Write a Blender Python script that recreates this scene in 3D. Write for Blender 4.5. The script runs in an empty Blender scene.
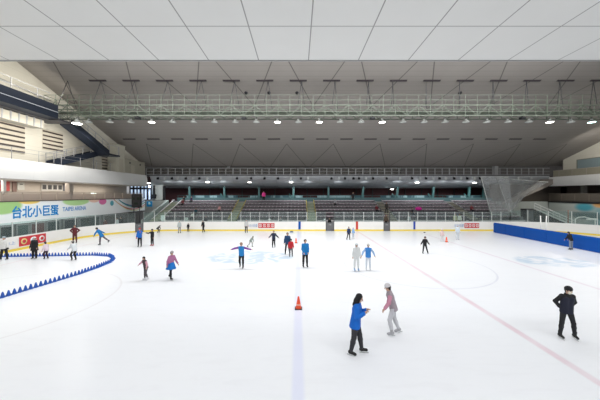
import bpy, bmesh, math, random
import numpy as np
from mathutils import Vector, Matrix
random.seed(7)
S = bpy.context.scene
COL = S.collection
R = math.radians
# ------------------------------------------------------------------ camera, world, lights, exposure
F = 265.0          # focal length in pixels of the 600 px wide frame
EYE = 4.8          # eye height above the ice
cam = bpy.data.cameras.new('camera'); cam.sensor_width = 36; cam.lens = F*36/600
cam.shift_x = 2/600; cam.shift_y = -6/600; cam.clip_end = 300
co = bpy.data.objects.new('camera', cam); co.location = (0, 0, EYE); co.rotation_euler = (R(90), 0, 0)
COL.objects.link(co); S.camera = co
w = bpy.data.worlds.new('world'); S.world = w; w.use_nodes = True
w.node_tree.nodes['Background'].inputs[0].default_value = (0.95, 0.97, 1.0, 1)
w.node_tree.nodes['Background'].inputs[1].default_value = 0.36
S.view_settings.view_transform = 'Standard'; S.view_settings.look = 'None'
S.view_settings.gamma = 1; S.view_settings.use_curve_mapping = False
S.view_settings.exposure = 0.08

def area(x, y, z, sx, sy, watts, color=(1, 0.98, 0.95), tilt=0, yaw=0):
    l = bpy.data.lights.new('fill_light', 'AREA'); l.shape = 'RECTANGLE'; l.size = sx; l.size_y = sy
    l.energy = watts; l.color = color
    o = bpy.data.objects.new('fill_light', l); o.location = (x, y, z); o.rotation_euler = (R(tilt), R(yaw), 0)
    COL.objects.link(o); return o
def spot(x, y, z, watts, ang=120, color=(1, 0.97, 0.92), rot=(0, 0, 0), blend=0.8, r=0.2):
    l = bpy.data.lights.new('lamp_beam', 'SPOT'); l.energy = watts; l.spot_size = R(ang); l.spot_blend = blend
    l.color = color; l.shadow_soft_size = r
    o = bpy.data.objects.new('lamp_beam', l); o.location = (x, y, z); o.rotation_euler = rot
    COL.objects.link(o); return o
# unseen fill light added in the roof recess behind the white ceiling's edge
area(3, 19.4, 16.2, 44, 1.6, 4900, color=(0.985, 0.99, 1), tilt=19)
# unseen fill light added over the near side to brighten the foreground ice
area(6, -1.0, 12.5, 60, 2.0, 4300, color=(0.985, 0.99, 1), tilt=-4)
# unseen lights added to brighten the side walls, then uplights for the ceiling ends
area(-22.2, 22, 10.6, 0.5, 14, 290, color=(1, 0.95, 0.87), yaw=68)
area(-22.4, 21, 14.3, 0.4, 12, 200, color=(1, 0.95, 0.85), yaw=80)
area(36.5, 28, 11.5, 0.6, 14, 520, color=(1, 0.96, 0.9), yaw=-60)
area(38, 9, 11.5, 3, 8, 260, yaw=180)
area(-22, 9, 11.6, 3, 8, 420, yaw=180)
# area light filling the lounge below the left gallery, no fixture built
area(-26.6, 26, 6.0, 1.6, 26, 700, color=(1, 0.93, 0.84))
area(39.8, 36, 6.0, 1.0, 12, 300, color=(1, 0.95, 0.88), yaw=20)  # added to brighten the printed wall at right, no fixture built

# ------------------------------------------------------------------ helpers
def at(px, py, d):
    return Vector(((px-298)*d/F, d, EYE+(194-py)*d/F))
def ground(px, py):
    d = EYE*F/(py-194)
    return Vector(((px-298)*d/F, d, 0))
MATS = {}
def mat(name, col, rough=0.6, metal=0.0, emit=None, es=1.0, vary=0.06, scale=3.0, spec=0.4):
    if name in MATS: return MATS[name]
    m = bpy.data.materials.new(name); m.use_nodes = True; nt = m.node_tree; b = nt.nodes['Principled BSDF']
    b.inputs['Roughness'].default_value = rough; b.inputs['Metallic'].default_value = metal
    b.inputs['Specular IOR Level'].default_value = spec
    n = nt.nodes.new('ShaderNodeTexNoise'); n.inputs['Scale'].default_value = scale; n.inputs['Detail'].default_value = 4
    tc = nt.nodes.new('ShaderNodeTexCoord'); nt.links.new(tc.outputs['Object'], n.inputs['Vector'])
    r = nt.nodes.new('ShaderNodeMix'); r.data_type = 'RGBA'
    r.inputs[6].default_value = tuple(max(0, c*(1-vary)) for c in col)+(1,)
    r.inputs[7].default_value = tuple(min(1, c*(1+vary)) for c in col)+(1,)
    nt.links.new(n.outputs['Fac'], r.inputs[0]); nt.links.new(r.outputs[2], b.inputs['Base Color'])
    if emit:
        b.inputs['Emission Color'].default_value = tuple(emit)+(1,); b.inputs['Emission Strength'].default_value = es
    MATS[name] = m; return m
def glass(name, tint=(0.85, 0.93, 0.92), fac=0.88, rough=0.05):
    if name in MATS: return MATS[name]
    m = bpy.data.materials.new(name); m.use_nodes = True; nt = m.node_tree; nt.nodes.clear()
    o = nt.nodes.new('ShaderNodeOutputMaterial'); mx = nt.nodes.new('ShaderNodeMixShader')
    t = nt.nodes.new('ShaderNodeBsdfTransparent'); t.inputs[0].default_value = tint+(1,)
    p = nt.nodes.new('ShaderNodeBsdfPrincipled'); p.inputs['Base Color'].default_value = tuple(c*0.6 for c in tint)+(1,); p.inputs['Roughness'].default_value = rough
    mx.inputs[0].default_value = fac
    nt.links.new(p.outputs[0], mx.inputs[1]); nt.links.new(t.outputs[0], mx.inputs[2]); nt.links.new(mx.outputs[0], o.inputs[0])
    MATS[name] = m; return m

class MB:
    def __init__(s): s.v = []; s.f = []; s.mi = []; s.sm = []
    def add(s, vs, fs, mi=0, smooth=False):
        k = len(s.v); s.v += [tuple(v) for v in vs]; s.f += [tuple(i+k for i in f) for f in fs]
        s.mi += [mi]*len(fs); s.sm += [smooth]*len(fs); return s
    def box(s, x0, y0, z0, x1, y1, z1, mi=0):
        vs = [(x, y, z) for z in (z0, z1) for y in (y0, y1) for x in (x0, x1)]
        return s.add(vs, [(0, 2, 3, 1), (4, 5, 7, 6), (0, 1, 5, 4), (2, 6, 7, 3), (0, 4, 6, 2), (1, 3, 7, 5)], mi)
    def cbox(s, c, sz, mi=0):
        return s.box(c[0]-sz[0]/2, c[1]-sz[1]/2, c[2]-sz[2]/2, c[0]+sz[0]/2, c[1]+sz[1]/2, c[2]+sz[2]/2, mi)
    def bar(s, a, b, wd, ht=None, mi=0):                       # square bar between two points
        a = Vector(a); b = Vector(b); ht = ht or wd; d = (b-a)
        if d.length < 1e-6: return s
        d.normalize(); u = Vector((0, 0, 1)) if abs(d.z) < 0.95 else Vector((0, 1, 0))
        r = d.cross(u).normalized()*wd/2; t = r.cross(d).normalized()*ht/2
        vs = [p+i*r+j*t for p in (a, b) for i, j in ((-1, -1), (1, -1), (1, 1), (-1, 1))]
        return s.add(vs, [(3, 2, 1, 0), (4, 5, 6, 7), (0, 1, 5, 4), (1, 2, 6, 5), (2, 3, 7, 6), (3, 0, 4, 7)], mi)
    def tube(s, pts, rads, n=8, mi=0):
        pts = [Vector(p) for p in pts]
        if not hasattr(rads, '__len__'): rads = [rads]*len(pts)
        vs = []; fs = []; m = len(pts)
        for i, p in enumerate(pts):
            d = (pts[min(i+1, m-1)]-pts[max(i-1, 0)]).normalized()
            u = Vector((0, 0, 1)) if abs(d.z) < 0.95 else Vector((0, 1, 0))
            a = d.cross(u).normalized(); b = a.cross(d)
            for k in range(n):
                t = 2*math.pi*k/n; vs.append(p+(a*math.cos(t)+b*math.sin(t))*rads[i])
        for i in range(m-1):
            for k in range(n):
                fs.append((i*n+k, i*n+(k+1) % n, (i+1)*n+(k+1) % n, (i+1)*n+k))
        fs.append(tuple(range(n-1, -1, -1))); fs.append(tuple(range((m-1)*n, m*n)))
        return s.add(vs, fs, mi, True)
    def lathe(s, prof, c=(0, 0, 0), n=16, mi=0, smooth=True):   # prof = [(r, z)]
        vs = []; fs = []; c = Vector(c); m = len(prof)
        for r, z in prof:
            for k in range(n):
                t = 2*math.pi*k/n; vs.append(c+Vector((r*math.cos(t), r*math.sin(t), z)))
        for i in range(m-1):
            for k in range(n): fs.append((i*n+k, i*n+(k+1) % n, (i+1)*n+(k+1) % n, (i+1)*n+k))
        fs.append(tuple(range(n-1, -1, -1))); fs.append(tuple(range((m-1)*n, m*n)))
        return s.add(vs, fs, mi, smooth)
    def extrude(s, poly, axis, a, b, mi=0):                     # polygon in the two other axes, thick along axis
        n = len(poly)
        def P(p, t):
            return {'x': (t, p[0], p[1]), 'y': (p[0], t, p[1]), 'z': (p[0], p[1], t)}[axis]
        vs = [P(p, a) for p in poly]+[P(p, b) for p in poly]
        fs = [tuple(range(n-1, -1, -1)), tuple(range(n, 2*n))]+[(i, (i+1) % n, n+(i+1) % n, n+i) for i in range(n)]
        return s.add(vs, fs, mi)
    def sphere(s, c, r, n=10, mi=0):
        if not hasattr(r, '__len__'): r = (r, r, r)
        c = Vector(c); vs = []; fs = []
        for i in range(1, n):
            th = math.pi*i/n
            for k in range(n*2):
                t = math.pi*k/n; vs.append(c+Vector((r[0]*math.sin(th)*math.cos(t), r[1]*math.sin(th)*math.sin(t), r[2]*math.cos(th))))
        m = 2*n
        for i in range(n-2):
            for k in range(m): fs.append((i*m+k, (i+1)*m+k, (i+1)*m+(k+1) % m, i*m+(k+1) % m))
        vs.append(c+Vector((0, 0, r[2]))); vs.append(c-Vector((0, 0, r[2]))); a = len(vs)-2
        for k in range(m): fs.append((a, k, (k+1) % m)); fs.append((a+1, (n-2)*m+(k+1) % m, (n-2)*m+k))
        return s.add(vs, fs, mi, True)
    def build(s, name, mats, parent=None, loc=None, fix=True):
        me = bpy.data.meshes.new(name); me.from_pydata(s.v, [], s.f)
        me.polygons.foreach_set('material_index', s.mi); me.polygons.foreach_set('use_smooth', s.sm)
        for m in (mats if isinstance(mats, (list, tuple)) else [mats]): me.materials.append(m)
        if fix:
            bm = bmesh.new(); bm.from_mesh(me); bmesh.ops.recalc_face_normals(bm, faces=bm.faces); bm.to_mesh(me); bm.free()
        me.update()
        o = bpy.data.objects.new(name, me); COL.objects.link(o)
        if parent: o.parent = parent
        if loc is not None: o.location = loc
        return o
def empty(name, loc=(0, 0, 0), rz=0):
    o = bpy.data.objects.new(name, None); COL.objects.link(o); o.location = loc; o.rotation_euler = (0, 0, rz)
    o.empty_display_size = 0.2; return o
def tag(o, label=None, cat=None, group=None, kind=None):
    if label: o['label'] = label
    if cat: o['category'] = cat
    if group: o['group'] = group
    if kind: o['kind'] = kind
    return o
def struct(o, label=None): return tag(o, label, kind='structure')
def copy_tree(o, parent=None):
    c = o.copy(); COL.objects.link(c); c.parent = parent
    for ch in list(o.children): copy_tree(ch, c)
    return c
def nth(i): i += 1; return '%d%s' % (i, 'th' if 10 < i % 100 < 14 else {1: 'st', 2: 'nd', 3: 'rd'}.get(i % 10, 'th'))
def ordinal(i): return ['first', 'second', 'third', 'fourth', 'fifth', 'sixth', 'seventh', 'eighth', 'ninth', 'tenth', 'eleventh', 'twelfth', 'thirteenth', 'fourteenth', 'fifteenth', 'sixteenth', 'seventeenth', 'eighteenth', 'nineteenth', 'twentieth', 'twenty-first', 'twenty-second'][i]

M_cream = mat('cream_wall_paint', (0.60, 0.56, 0.46), 0.7)
M_white = mat('white_panel_paint', (0.78, 0.78, 0.76), 0.5, vary=0.02)
M_board = mat('white_board_plastic', (0.80, 0.79, 0.76), 0.35, vary=0.02)
M_yellow = mat('yellow_kick_plastic', (0.78, 0.60, 0.08), 0.4)
M_grey = mat('grey_metal_paint', (0.33, 0.33, 0.33), 0.45)
M_green = mat('pale_green_galvanised_steel', (0.15, 0.175, 0.135), 0.5)
M_dark = mat('dark_grey_metal', (0.06, 0.06, 0.065), 0.5)
M_black = mat('black_plastic', (0.012, 0.012, 0.014), 0.5)
M_navy = mat('navy_steel_paint', (0.016, 0.022, 0.036), 0.5)
M_steel = mat('pale_steel', (0.55, 0.57, 0.57), 0.35, 0.3)
M_post = mat('white_post_paint', (0.62, 0.64, 0.62), 0.45)
M_teal = mat('teal_steel_paint', (0.035, 0.10, 0.10), 0.5)
M_tealwall = mat('teal_wall_panel', (0.055, 0.11, 0.115), 0.6)
M_maroon = mat('maroon_wall_panel', (0.045, 0.010, 0.012), 0.7)
M_conc = mat('grey_concrete', (0.17, 0.17, 0.17), 0.8, vary=0.15)
M_nose = mat('pale_step_edge', (0.66, 0.62, 0.63), 0.6)
M_seat = mat('plum_grey_seat_plastic', (0.20, 0.15, 0.175), 0.5, vary=0.2)
M_orange = mat('orange_cone_plastic', (0.85, 0.09, 0.03), 0.4)
M_blue = mat('blue_cone_plastic', (0.01, 0.09, 0.42), 0.4)
M_bluepad = mat('blue_padding_vinyl', (0.003, 0.075, 0.36), 0.5, spec=0.2)
M_soffit = mat('grey_soffit_panel', (0.30, 0.31, 0.33), 0.55, vary=0.03)
M_lamp_on = mat('lit_lamp_lens', (0.9, 0.9, 0.9), 0.3, emit=(1, 0.97, 0.9), es=9)
M_lamp_cool = mat('cool_lit_lamp_lens', (0.9, 0.9, 0.9), 0.3, emit=(0.6, 1.0, 0.92), es=5)
M_lamp_off = mat('unlit_lamp_lens', (0.55, 0.56, 0.53), 0.25)
M_brown = mat('brown_gallery_panel', (0.10, 0.085, 0.07), 0.7)
M_beige = mat('beige_gallery_panel', (0.40, 0.35, 0.30), 0.7)
M_red = mat('red_sign_vinyl', (0.55, 0.04, 0.05), 0.5)
M_glass = glass('clear_rink_glass', tint=(0.86, 0.93, 0.92), fac=0.94)
M_glassb = glass('window_glass', tint=(0.7, 0.8, 0.85), fac=0.6)

# ------------------------------------------------------------------ node helper for patterned surfaces
class N:
    def __init__(s, name):
        s.m = bpy.data.materials.new(name); s.m.use_nodes = True; s.nt = s.m.node_tree; s.b = s.nt.nodes['Principled BSDF']
        tc = s.nt.nodes.new('ShaderNodeTexCoord'); sp = s.nt.nodes.new('ShaderNodeSeparateXYZ')
        s.nt.links.new(tc.outputs['Object'], sp.inputs[0]); s.x, s.y, s.z = sp.outputs; s.co = tc.outputs['Object']
    def m_(s, op, a, b=None, c=None):
        n = s.nt.nodes.new('ShaderNodeMath'); n.operation = op
        for i, v in enumerate((a, b, c)):
            if v is None: continue
            if isinstance(v, (int, float)): n.inputs[i].default_value = v
            else: s.nt.links.new(v, n.inputs[i])
        return n.outputs[0]
    def ramp(s, v, e0, e1):                                     # smooth 1 below e0 to 0 above e1
        n = s.nt.nodes.new('ShaderNodeMapRange'); n.interpolation_type = 'SMOOTHSTEP'
        s.nt.links.new(v, n.inputs[0]); n.inputs[1].default_value = e0; n.inputs[2].default_value = e1
        n.inputs[3].default_value = 1; n.inputs[4].default_value = 0; return n.outputs[0]
    def noise(s, scale, detail=4, vec=None, rough=0.5, dist=0):
        n = s.nt.nodes.new('ShaderNodeTexNoise'); n.inputs['Scale'].default_value = scale; n.inputs['Detail'].default_value = detail
        n.inputs['Roughness'].default_value = rough; n.inputs['Distortion'].default_value = dist
        s.nt.links.new(vec or s.co, n.inputs['Vector']); return n.outputs['Fac']
    def scaled(s, sx, sy, sz, rz=0):
        n = s.nt.nodes.new('ShaderNodeMapping'); n.inputs['Scale'].default_value = (sx, sy, sz); n.inputs['Rotation'].default_value = (0, 0, rz)
        s.nt.links.new(s.co, n.inputs[0]); return n.outputs[0]
    def mix(s, f, a, b):
        n = s.nt.nodes.new('ShaderNodeMix'); n.data_type = 'RGBA'
        for i, v in ((0, f), (6, a), (7, b)):
            if isinstance(v, tuple): n.inputs[i].default_value = v+(1,) if len(v) == 3 else v
            elif isinstance(v, (int, float)): n.inputs[i].default_value = v
            else: s.nt.links.new(v, n.inputs[i])
        return n.outputs[2]
    def done(s, col, rough=0.5, spec=0.4):
        if isinstance(col, tuple): s.b.inputs['Base Color'].default_value = col+(1,)
        else: s.nt.links.new(col, s.b.inputs['Base Color'])
        s.b.inputs['Roughness'].default_value = rough; s.b.inputs['Specular IOR Level'].default_value = spec; return s.m

# ------------------------------------------------------------------ ice
XL, XR, YF, YN, RC = -23.8, 35.4, 34.4, 2.2, 7.8      # rink edges and corner radius
n = N('white_rink_ice')
wear = n.noise(0.9, 5); wear2 = n.ramp(wear, 0.25, 0.75)
def vline(c, hw): return n.ramp(n.m_('ABSOLUTE', n.m_('SUBTRACT', n.x, c)), hw*0.5, hw*1.4)
col = n.mix(n.noise(0.35, 3), (0.845, 0.865, 0.90), (0.88, 0.895, 0.92))
scr = n.ramp(n.noise(1.0, 8, n.scaled(0.6, 3.5, 1, 0.5), 0.7, 1.0), 0.36, 0.50)
col = n.mix(n.m_('MULTIPLY', scr, 0.22), col, (0.78, 0.79, 0.82))
# pale logos frozen into the ice
def blob(cx, cy, rx, ry):
    a = n.m_('DIVIDE', n.m_('SUBTRACT', n.x, cx), rx); b = n.m_('DIVIDE', n.m_('SUBTRACT', n.y, cy), ry)
    d = n.m_('ADD', n.m_('MULTIPLY', a, a), n.m_('MULTIPLY', b, b)); e = n.ramp(d, 0.6, 1.0)
    return n.m_('MULTIPLY', e, n.ramp(n.noise(0.55, 2, n.scaled(1, 1.3, 1, 0.6), 0.5, 2.0), 0.36, 0.62))
col = n.mix(n.m_('MULTIPLY', blob(-3.6, 20.2, 3.6, 2.4), 1.0), col, (0.56, 0.67, 0.78))
col = n.mix(n.m_('MULTIPLY', blob(18.2, 18.9, 2.8, 1.8), 1.0), col, (0.56, 0.67, 0.78))
def ring(cx, cy, r, hw):
    a = n.m_('SUBTRACT', n.x, cx); b = n.m_('SUBTRACT', n.y, cy)
    d = n.m_('SQRT', n.m_('ADD', n.m_('MULTIPLY', a, a), n.m_('MULTIPLY', b, b)))
    return n.ramp(n.m_('ABSOLUTE', n.m_('SUBTRACT', d, r)), hw*0.5, hw*1.4)
rw = n.m_('MULTIPLY', n.m_('ADD', n.m_('MULTIPLY', wear2, 0.5), 0.5), 0.8)
col = n.mix(n.m_('MULTIPLY', ring(7.8, 18.0, 4.6, 0.05), n.m_('MULTIPLY', rw, 0.7)), col, (0.58, 0.60, 0.70))
col = n.mix(n.m_('MULTIPLY', ring(-13.4, 11.8, 4.6, 0.05), 0.30), col, (0.62, 0.58, 0.60))
col = n.mix(n.m_('MULTIPLY', ring(28.5, 11.8, 4.6, 0.05), 0.30), col, (0.62, 0.58, 0.60))
col = n.mix(n.m_('MULTIPLY', vline(0.0, 0.16), 0.6), col, (0.70, 0.73, 0.92))
col = n.mix(n.m_('MULTIPLY', vline(7.65, 0.13), n.m_('MULTIPLY', rw, 0.62)), col, (0.66, 0.36, 0.44))
col = n.mix(n.m_('MULTIPLY', vline(15.2, 0.12), n.m_('MULTIPLY', rw, 0.6)), col, (0.62, 0.45, 0.56))
col = n.mix(n.m_('MULTIPLY', vline(-20.0, 0.04), 0.5), col, (0.75, 0.42, 0.48))
ice_m = n.done(col, 0.28, 0.35)
bp = n.nt.nodes.new('ShaderNodeBump'); bp.inputs['Strength'].default_value = 0.12; bp.inputs['Distance'].default_value = 0.02
n.nt.links.new(n.noise(2.5, 6), bp.inputs['Height']); n.nt.links.new(bp.outputs[0], n.b.inputs['Normal'])
def rink_path(off=0.0, seg=10):
    """closed outline of the rink, counterclockwise from the near left corner"""
    pts = []
    for cx, cy, a0 in ((XL+RC, YN+RC, 180), (XR-RC, YN+RC, 270), (XR-RC, YF-RC, 0), (XL+RC, YF-RC, 90)):
        for k in range(seg+1):
            a = R(a0+90*k/seg); pts.append((cx+(RC+off)*math.cos(a), cy+(RC+off)*math.sin(a)))
    return pts
m = MB(); pl = rink_path(0.02, 12); m.extrude(pl, 'z', -0.1, 0.0)
struct(m.build('floor', ice_m), 'white skating ice with faint blue and red lines')
m = MB(); m.box(-40, -12, -0.3, 60, 60, -0.1); struct(m.build('floor', M_conc), 'grey concrete floor around the rink')

# ------------------------------------------------------------------ dasher boards with glass
M_ad = mat('pale_blue_print', (0.30, 0.40, 0.62), 0.5)
def arc_len(pts):
    L = [0]
    for a, b in zip(pts, pts[1:]): L.append(L[-1]+(Vector(b)-Vector(a)).length)
    return L
def sub_path(pts, s0, s1):
    L = arc_len(pts); out = []
    def P(s):
        for i in range(len(L)-1):
            if s <= L[i+1]+1e-9:
                t = (s-L[i])/(L[i+1]-L[i]); a = Vector(pts[i]); b = Vector(pts[i+1]); return a+(b-a)*t
        return Vector(pts[-1])
    out.append(P(s0)); out += [Vector(pts[i]) for i in range(len(pts)) if s0+1e-3 < L[i] < s1-1e-3]; out.append(P(s1)); return out
def ribbon(m, pts, th, z0, z1, mi=0):
    """wall of thickness th standing outside (left of travel) of a plan path"""
    n_ = len(pts); nor = []
    for i in range(n_):
        d = (pts[min(i+1, n_-1)]-pts[max(i-1, 0)]).normalized(); nor.append(Vector((-d.y, d.x)))
    vs = []
    for p, q in zip(pts, nor):
        o = p+q*th; vs += [(p.x, p.y, z0), (p.x, p.y, z1), (o.x, o.y, z1), (o.x, o.y, z0)]
    fs = [(0, 1, 2, 3), tuple(4*(n_-1)+k for k in (3, 2, 1, 0))]
    for i in range(n_-1):
        a = 4*i; b = a+4
        for k in range(4): fs.append((a+k, b+k, b+(k+1) % 4, a+(k+1) % 4))
    m.add(vs, fs); return m
# path travelled clockwise from above (outside is to the left): left side near -> far -> right side near
full = []
for k in range(13): a = R(180-90*k/12); full.append((XL+RC+RC*math.cos(a), YF-RC+RC*math.sin(a)))
pathL = [(XL, 6.0)]+full
for k in range(13): a = R(90-90*k/12); full.append((XR-RC+RC*math.cos(a), YF-RC+RC*math.sin(a)))
path = [(XL, 6.0)]+full+[(XR, 6.0)]
LEN = arc_len(path); total = LEN[-1]
s_farL = LEN[13]                                              # where the straight far side begins
def sx(x): return s_farL+(x-(XL+RC))
BH = 1.17
BUMP = (0, 0, 0)
def board_section(s0, s1, label, gh=1.35, marks=(), pane=1.22):
    r = empty('rink_board', (0, 0, 0)); tag(r, label, 'rink board', 'rink boards around the ice')
    pts = sub_path(path, s0, s1)
    ribbon(MB(), pts, 0.12, 0.0, BH).build('panel', M_board, r)
    ribbon(MB(), [p for p in pts], 0.16, BH, BH+0.05).build('cap_rail', M_white, r)
    inner = []
    for i, p in enumerate(pts):
        d = (pts[min(i+1, len(pts)-1)]-pts[max(i-1, 0)]).normalized(); inner.append(p-Vector((-d.y, d.x))*0.02)
    ribbon(MB(), inner, 0.02, 0.0, 0.2).build('kick_strip', M_yellow, r)
    g = empty('glass_screen', (0, 0, 0)); tag(g, 'clear glass screen on the '+label.replace('white rink board ', 'board '), 'glass screen', 'glass screens on the rink boards')
    nseg = max(1, round((s1-s0)/pane))
    for i in range(nseg):
        a = s0+(s1-s0)*i/nseg; b = s0+(s1-s0)*(i+1)/nseg; pp = sub_path(path, a+0.03, b-0.03)
        off = []
        for j, p in enumerate(pp):
            d = (pp[min(j+1, len(pp)-1)]-pp[max(j-1, 0)]).normalized(); off.append(p+Vector((-d.y, d.x))*0.06)
        ribbon(MB(), off, 0.02, BH+0.05, BH+gh).build('pane', M_glass, g)
    for i in range(nseg+1):
        a = s0+(s1-s0)*i/nseg; pp = sub_path(path, max(0, a-0.02), min(total, a+0.02)); d = (pp[-1]-pp[0]).normalized(); nn = Vector((-d.y, d.x))
        c = (pp[0]+pp[-1])/2+nn*0.075; mb = MB()
        mb.bar((c.x, c.y, BH+0.04), (c.x, c.y, BH+gh+0.02), 0.06, 0.06)
        mb.build('post', M_post, g)
    return r
gate = {}
sg = (LEN[8]+LEN[9])/2+0.1
board_section(0.0, sg-0.1, 'white rink board along the left side of the ice', 1.25, pane=2.0)
def gate_thing(s0, s1, label):
    r = empty('rink_gate', (0, 0, 0)); tag(r, label, 'gate', 'gates in the rink boards')
    pts = sub_path(path, s0+0.03, s1-0.03)
    off = []
    for j, p in enumerate(pts):
        d = (pts[min(j+1, len(pts)-1)]-pts[max(j-1, 0)]).normalized(); off.append(p+Vector((-d.y, d.x))*0.05)
    ribbon(MB(), off, 0.06, 0.05, BH-0.1).build('gate_panel', mat('gate_grey_paint', (0.13, 0.13, 0.135)), r)
    mb = MB()
    for p in (off[0], off[-1]): mb.bar((p.x, p.y, 0), (p.x, p.y, BH+1.3), 0.09, 0.09)
    mb.build('gate_frame', M_dark, r)
    c = (off[0]+off[-1])/2; mb = MB(); mb.bar((c.x-0.15, c.y-0.06, 0.8), (c.x+0.15, c.y-0.06, 0.8), 0.04); mb.build('latch', M_steel, r)
gate_thing(sg-0.1, sg+0.8, 'dark gate in the curved left corner of the rink boards')
xa, xb = 3.6, 4.7; xc, xd = 11.1, 11.95
board_section(sg+0.8, sx(xa), 'white rink board on the far side, left of the first dark gate', 1.3)
gate_thing(sx(xa), sx(xb), 'dark gate in the far boards beside the blue mark')
board_section(sx(xb), sx(xc), 'white rink board on the far side between the two dark gates', 1.3)
gate_thing(sx(xc), sx(xd), 'dark gate in the far boards right of the red mark')
board_section(sx(xd), LEN[14], 'white rink board on the far side, right of both gates', 1.3)
board_section(LEN[14], total, 'white rink board curving round the right corner', 1.5, pane=2.0)
# coloured line marks on the far boards
def board_mark(x, wd, m_, label):
    mb = MB(); mb.box(x-wd/2, YF-0.035, 0.2, x+wd/2, YF+0.0, BH+0.06); tag(mb.build('line_marker', m_), label, 'line marker', 'line markers on the far boards')
board_mark(0.2, 0.3, M_bluepad, 'blue vertical stripe on the far boards, left of the dark gates')
board_mark(7.65, 0.28, mat('red_marker', (0.55, 0.05, 0.03), 0.5), 'red vertical stripe on the far boards')
board_mark(15.1, 0.25, mat('deep_blue_marker', (0.02, 0.06, 0.35), 0.5), 'blue vertical stripe on the far boards, right of the red one')

# ------------------------------------------------------------------ text
def text_mesh(name, body, size, m_, parent, loc, rot, off=0.0, extrude=0.01, width=None):
    cu = bpy.data.curves.new(name, 'FONT'); cu.body = body; cu.size = size; cu.extrude = extrude; cu.offset = off
    cu.resolution_u = 2
    t = bpy.data.objects.new(name, cu); COL.objects.link(t); bpy.context.view_layer.update()
    me = bpy.data.meshes.new_from_object(t.evaluated_get(bpy.context.evaluated_depsgraph_get()))
    bpy.data.objects.remove(t)
    xs = [v.co.x for v in me.vertices]
    if width and xs:
        k = width/(max(xs)-min(xs))
        for v in me.vertices: v.co.x = (v.co.x-min(xs))*k
    me.materials.clear(); me.materials.append(m_)
    o = bpy.data.objects.new(name, me); COL.objects.link(o); o.parent = parent; o.location = loc; o.rotation_euler = rot
    return o
# advertising panels on the far boards
def far_ad(x0, xr, x1, label):
    y = YF-0.025
    r = empty('advertising_panel', (x0, y, 0.35)); tag(r, label, 'advertising panel', 'advertising panels on the boards')
    mb = MB(); mb.box(xr-x0, 0, 0.05, x1-x0, 0.022, 0.66); mb.build('red_sign', M_red, r)
    k = 4; wc = (x1-xr)/k
    for i in range(k):
        mb = MB(); cx = xr-x0+wc*(i+0.5)
        for j in range(16):
            a = 2*math.pi*j/16; b = 2*math.pi*(j+1)/16
            mb.bar((cx+0.17*math.cos(a), -0.005, 0.36+0.17*math.sin(a)), (cx+0.17*math.cos(b), -0.005, 0.36+0.17*math.sin(b)), 0.02, 0.07)
        mb.bar((cx-0.1, -0.006, 0.36), (cx+0.1, -0.006, 0.36), 0.015, 0.05)
        mb.build('emblem', M_board, r)
    text_mesh('lettering', '台北小巨蛋', 0.42, M_ad, r, (0.0, -0.002, 0.2), (R(90), 0, 0), 0.004, 0.004, width=(xr-x0)*0.92)
far_ad(-6.6, -5.15, -3.05, 'red and white advertising panel on far boards left of the blue mark')
far_ad(20.3, 21.6, 23.5, 'red and white advertising panel on far boards next to the blue padded divider')
def left_panel(y0, y1, m_, label, icons, txt=None):
    x = XL+0.025
    r = empty('advertising_panel', (x, y0, 0.3)); tag(r, label, 'advertising panel', 'advertising panels on the boards')
    L = y1-y0; mb = MB(); mb.box(-0.022, 0, 0, 0, L, 0.8); mb.build('sign_panel', m_, r)
    for i in range(icons):
        cy = L*(i+0.5)/icons; c = (mat('emblem_yellow', (0.75, 0.6, 0.25)), M_board, M_board)[i % 3]
        mb = MB(); mb.tube([(0, cy, 0.4), (0.012, cy, 0.4)], 0.26, 18); e = mb.build('emblem', c, r)
        mb = MB(); mb.tube([(0.012, cy, 0.4), (0.018, cy, 0.4)], 0.15, 14); mb.build('emblem_centre', (M_red if i != 1 else M_ad), e)
    if txt: text_mesh('lettering', txt, 0.3, M_ad, r, (0.01, 0.1, 0.3), (R(90), 0, R(90)), 0.003, 0.004, width=L-0.3)
left_panel(22.6, 25.0, M_red, 'red advertising panel with round emblems on the left boards', 3)
left_panel(21.4, 22.5, M_board, 'white advertising panel left of the red one on the left boards', 0, '冰上')

# ------------------------------------------------------------------ blue padded divider on the right
DX = 24.4
r = empty('padded_divider', (DX, 0, 0)); tag(r, 'long blue padded divider standing on the ice at right', 'divider')
y = 13.0; i = 0
while y < 33.0:
    mb = MB(); y2 = min(y+2.6, 33.1)
    mb.extrude([(0, 0.02), (0.30, 0.02), (0.30, 1.10), (0.24, 1.22), (0.06, 1.22), (0, 1.10)], 'y', y+0.015, y2-0.015)
    mb.build('pad', M_bluepad, r); y = y2
mb = MB(); mb.box(0.02, 13, 0.0, 0.28, 33.1, 0.025); mb.build('base_strip', M_white, r)
for px, pyb, pyt, dx, lab in ((530.5, 229, 218, 0.35, 'left'), (532.5, 229, 218, -0.3, 'right')):
    d = 27.5; a = at(px, 229.5, d); b = at(px, 218, d); sh = 0.15 if lab == 'right' else -0.15
    mb = MB(); mb.tube([(0, 0, 0), (0, 0, 0.08)], 0.12, 12); mb.tube([(0, 0, 0.05), (sh, 0, 2.55)], 0.05, 8)
    tag(mb.build('white_pole', M_white, None, (25.2+(0.45 if lab == 'right' else 0.1), d, 0)),
        'white pole leaning '+lab+', one of the pair behind the blue divider', 'pole', 'white poles behind the divider')

# ------------------------------------------------------------------ ceilings
HA, HB = 20.66, 0.366                                        # roof underside: height above eye = HA - HB*depth
def roof(d): return EYE+HA-HB*d
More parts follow.
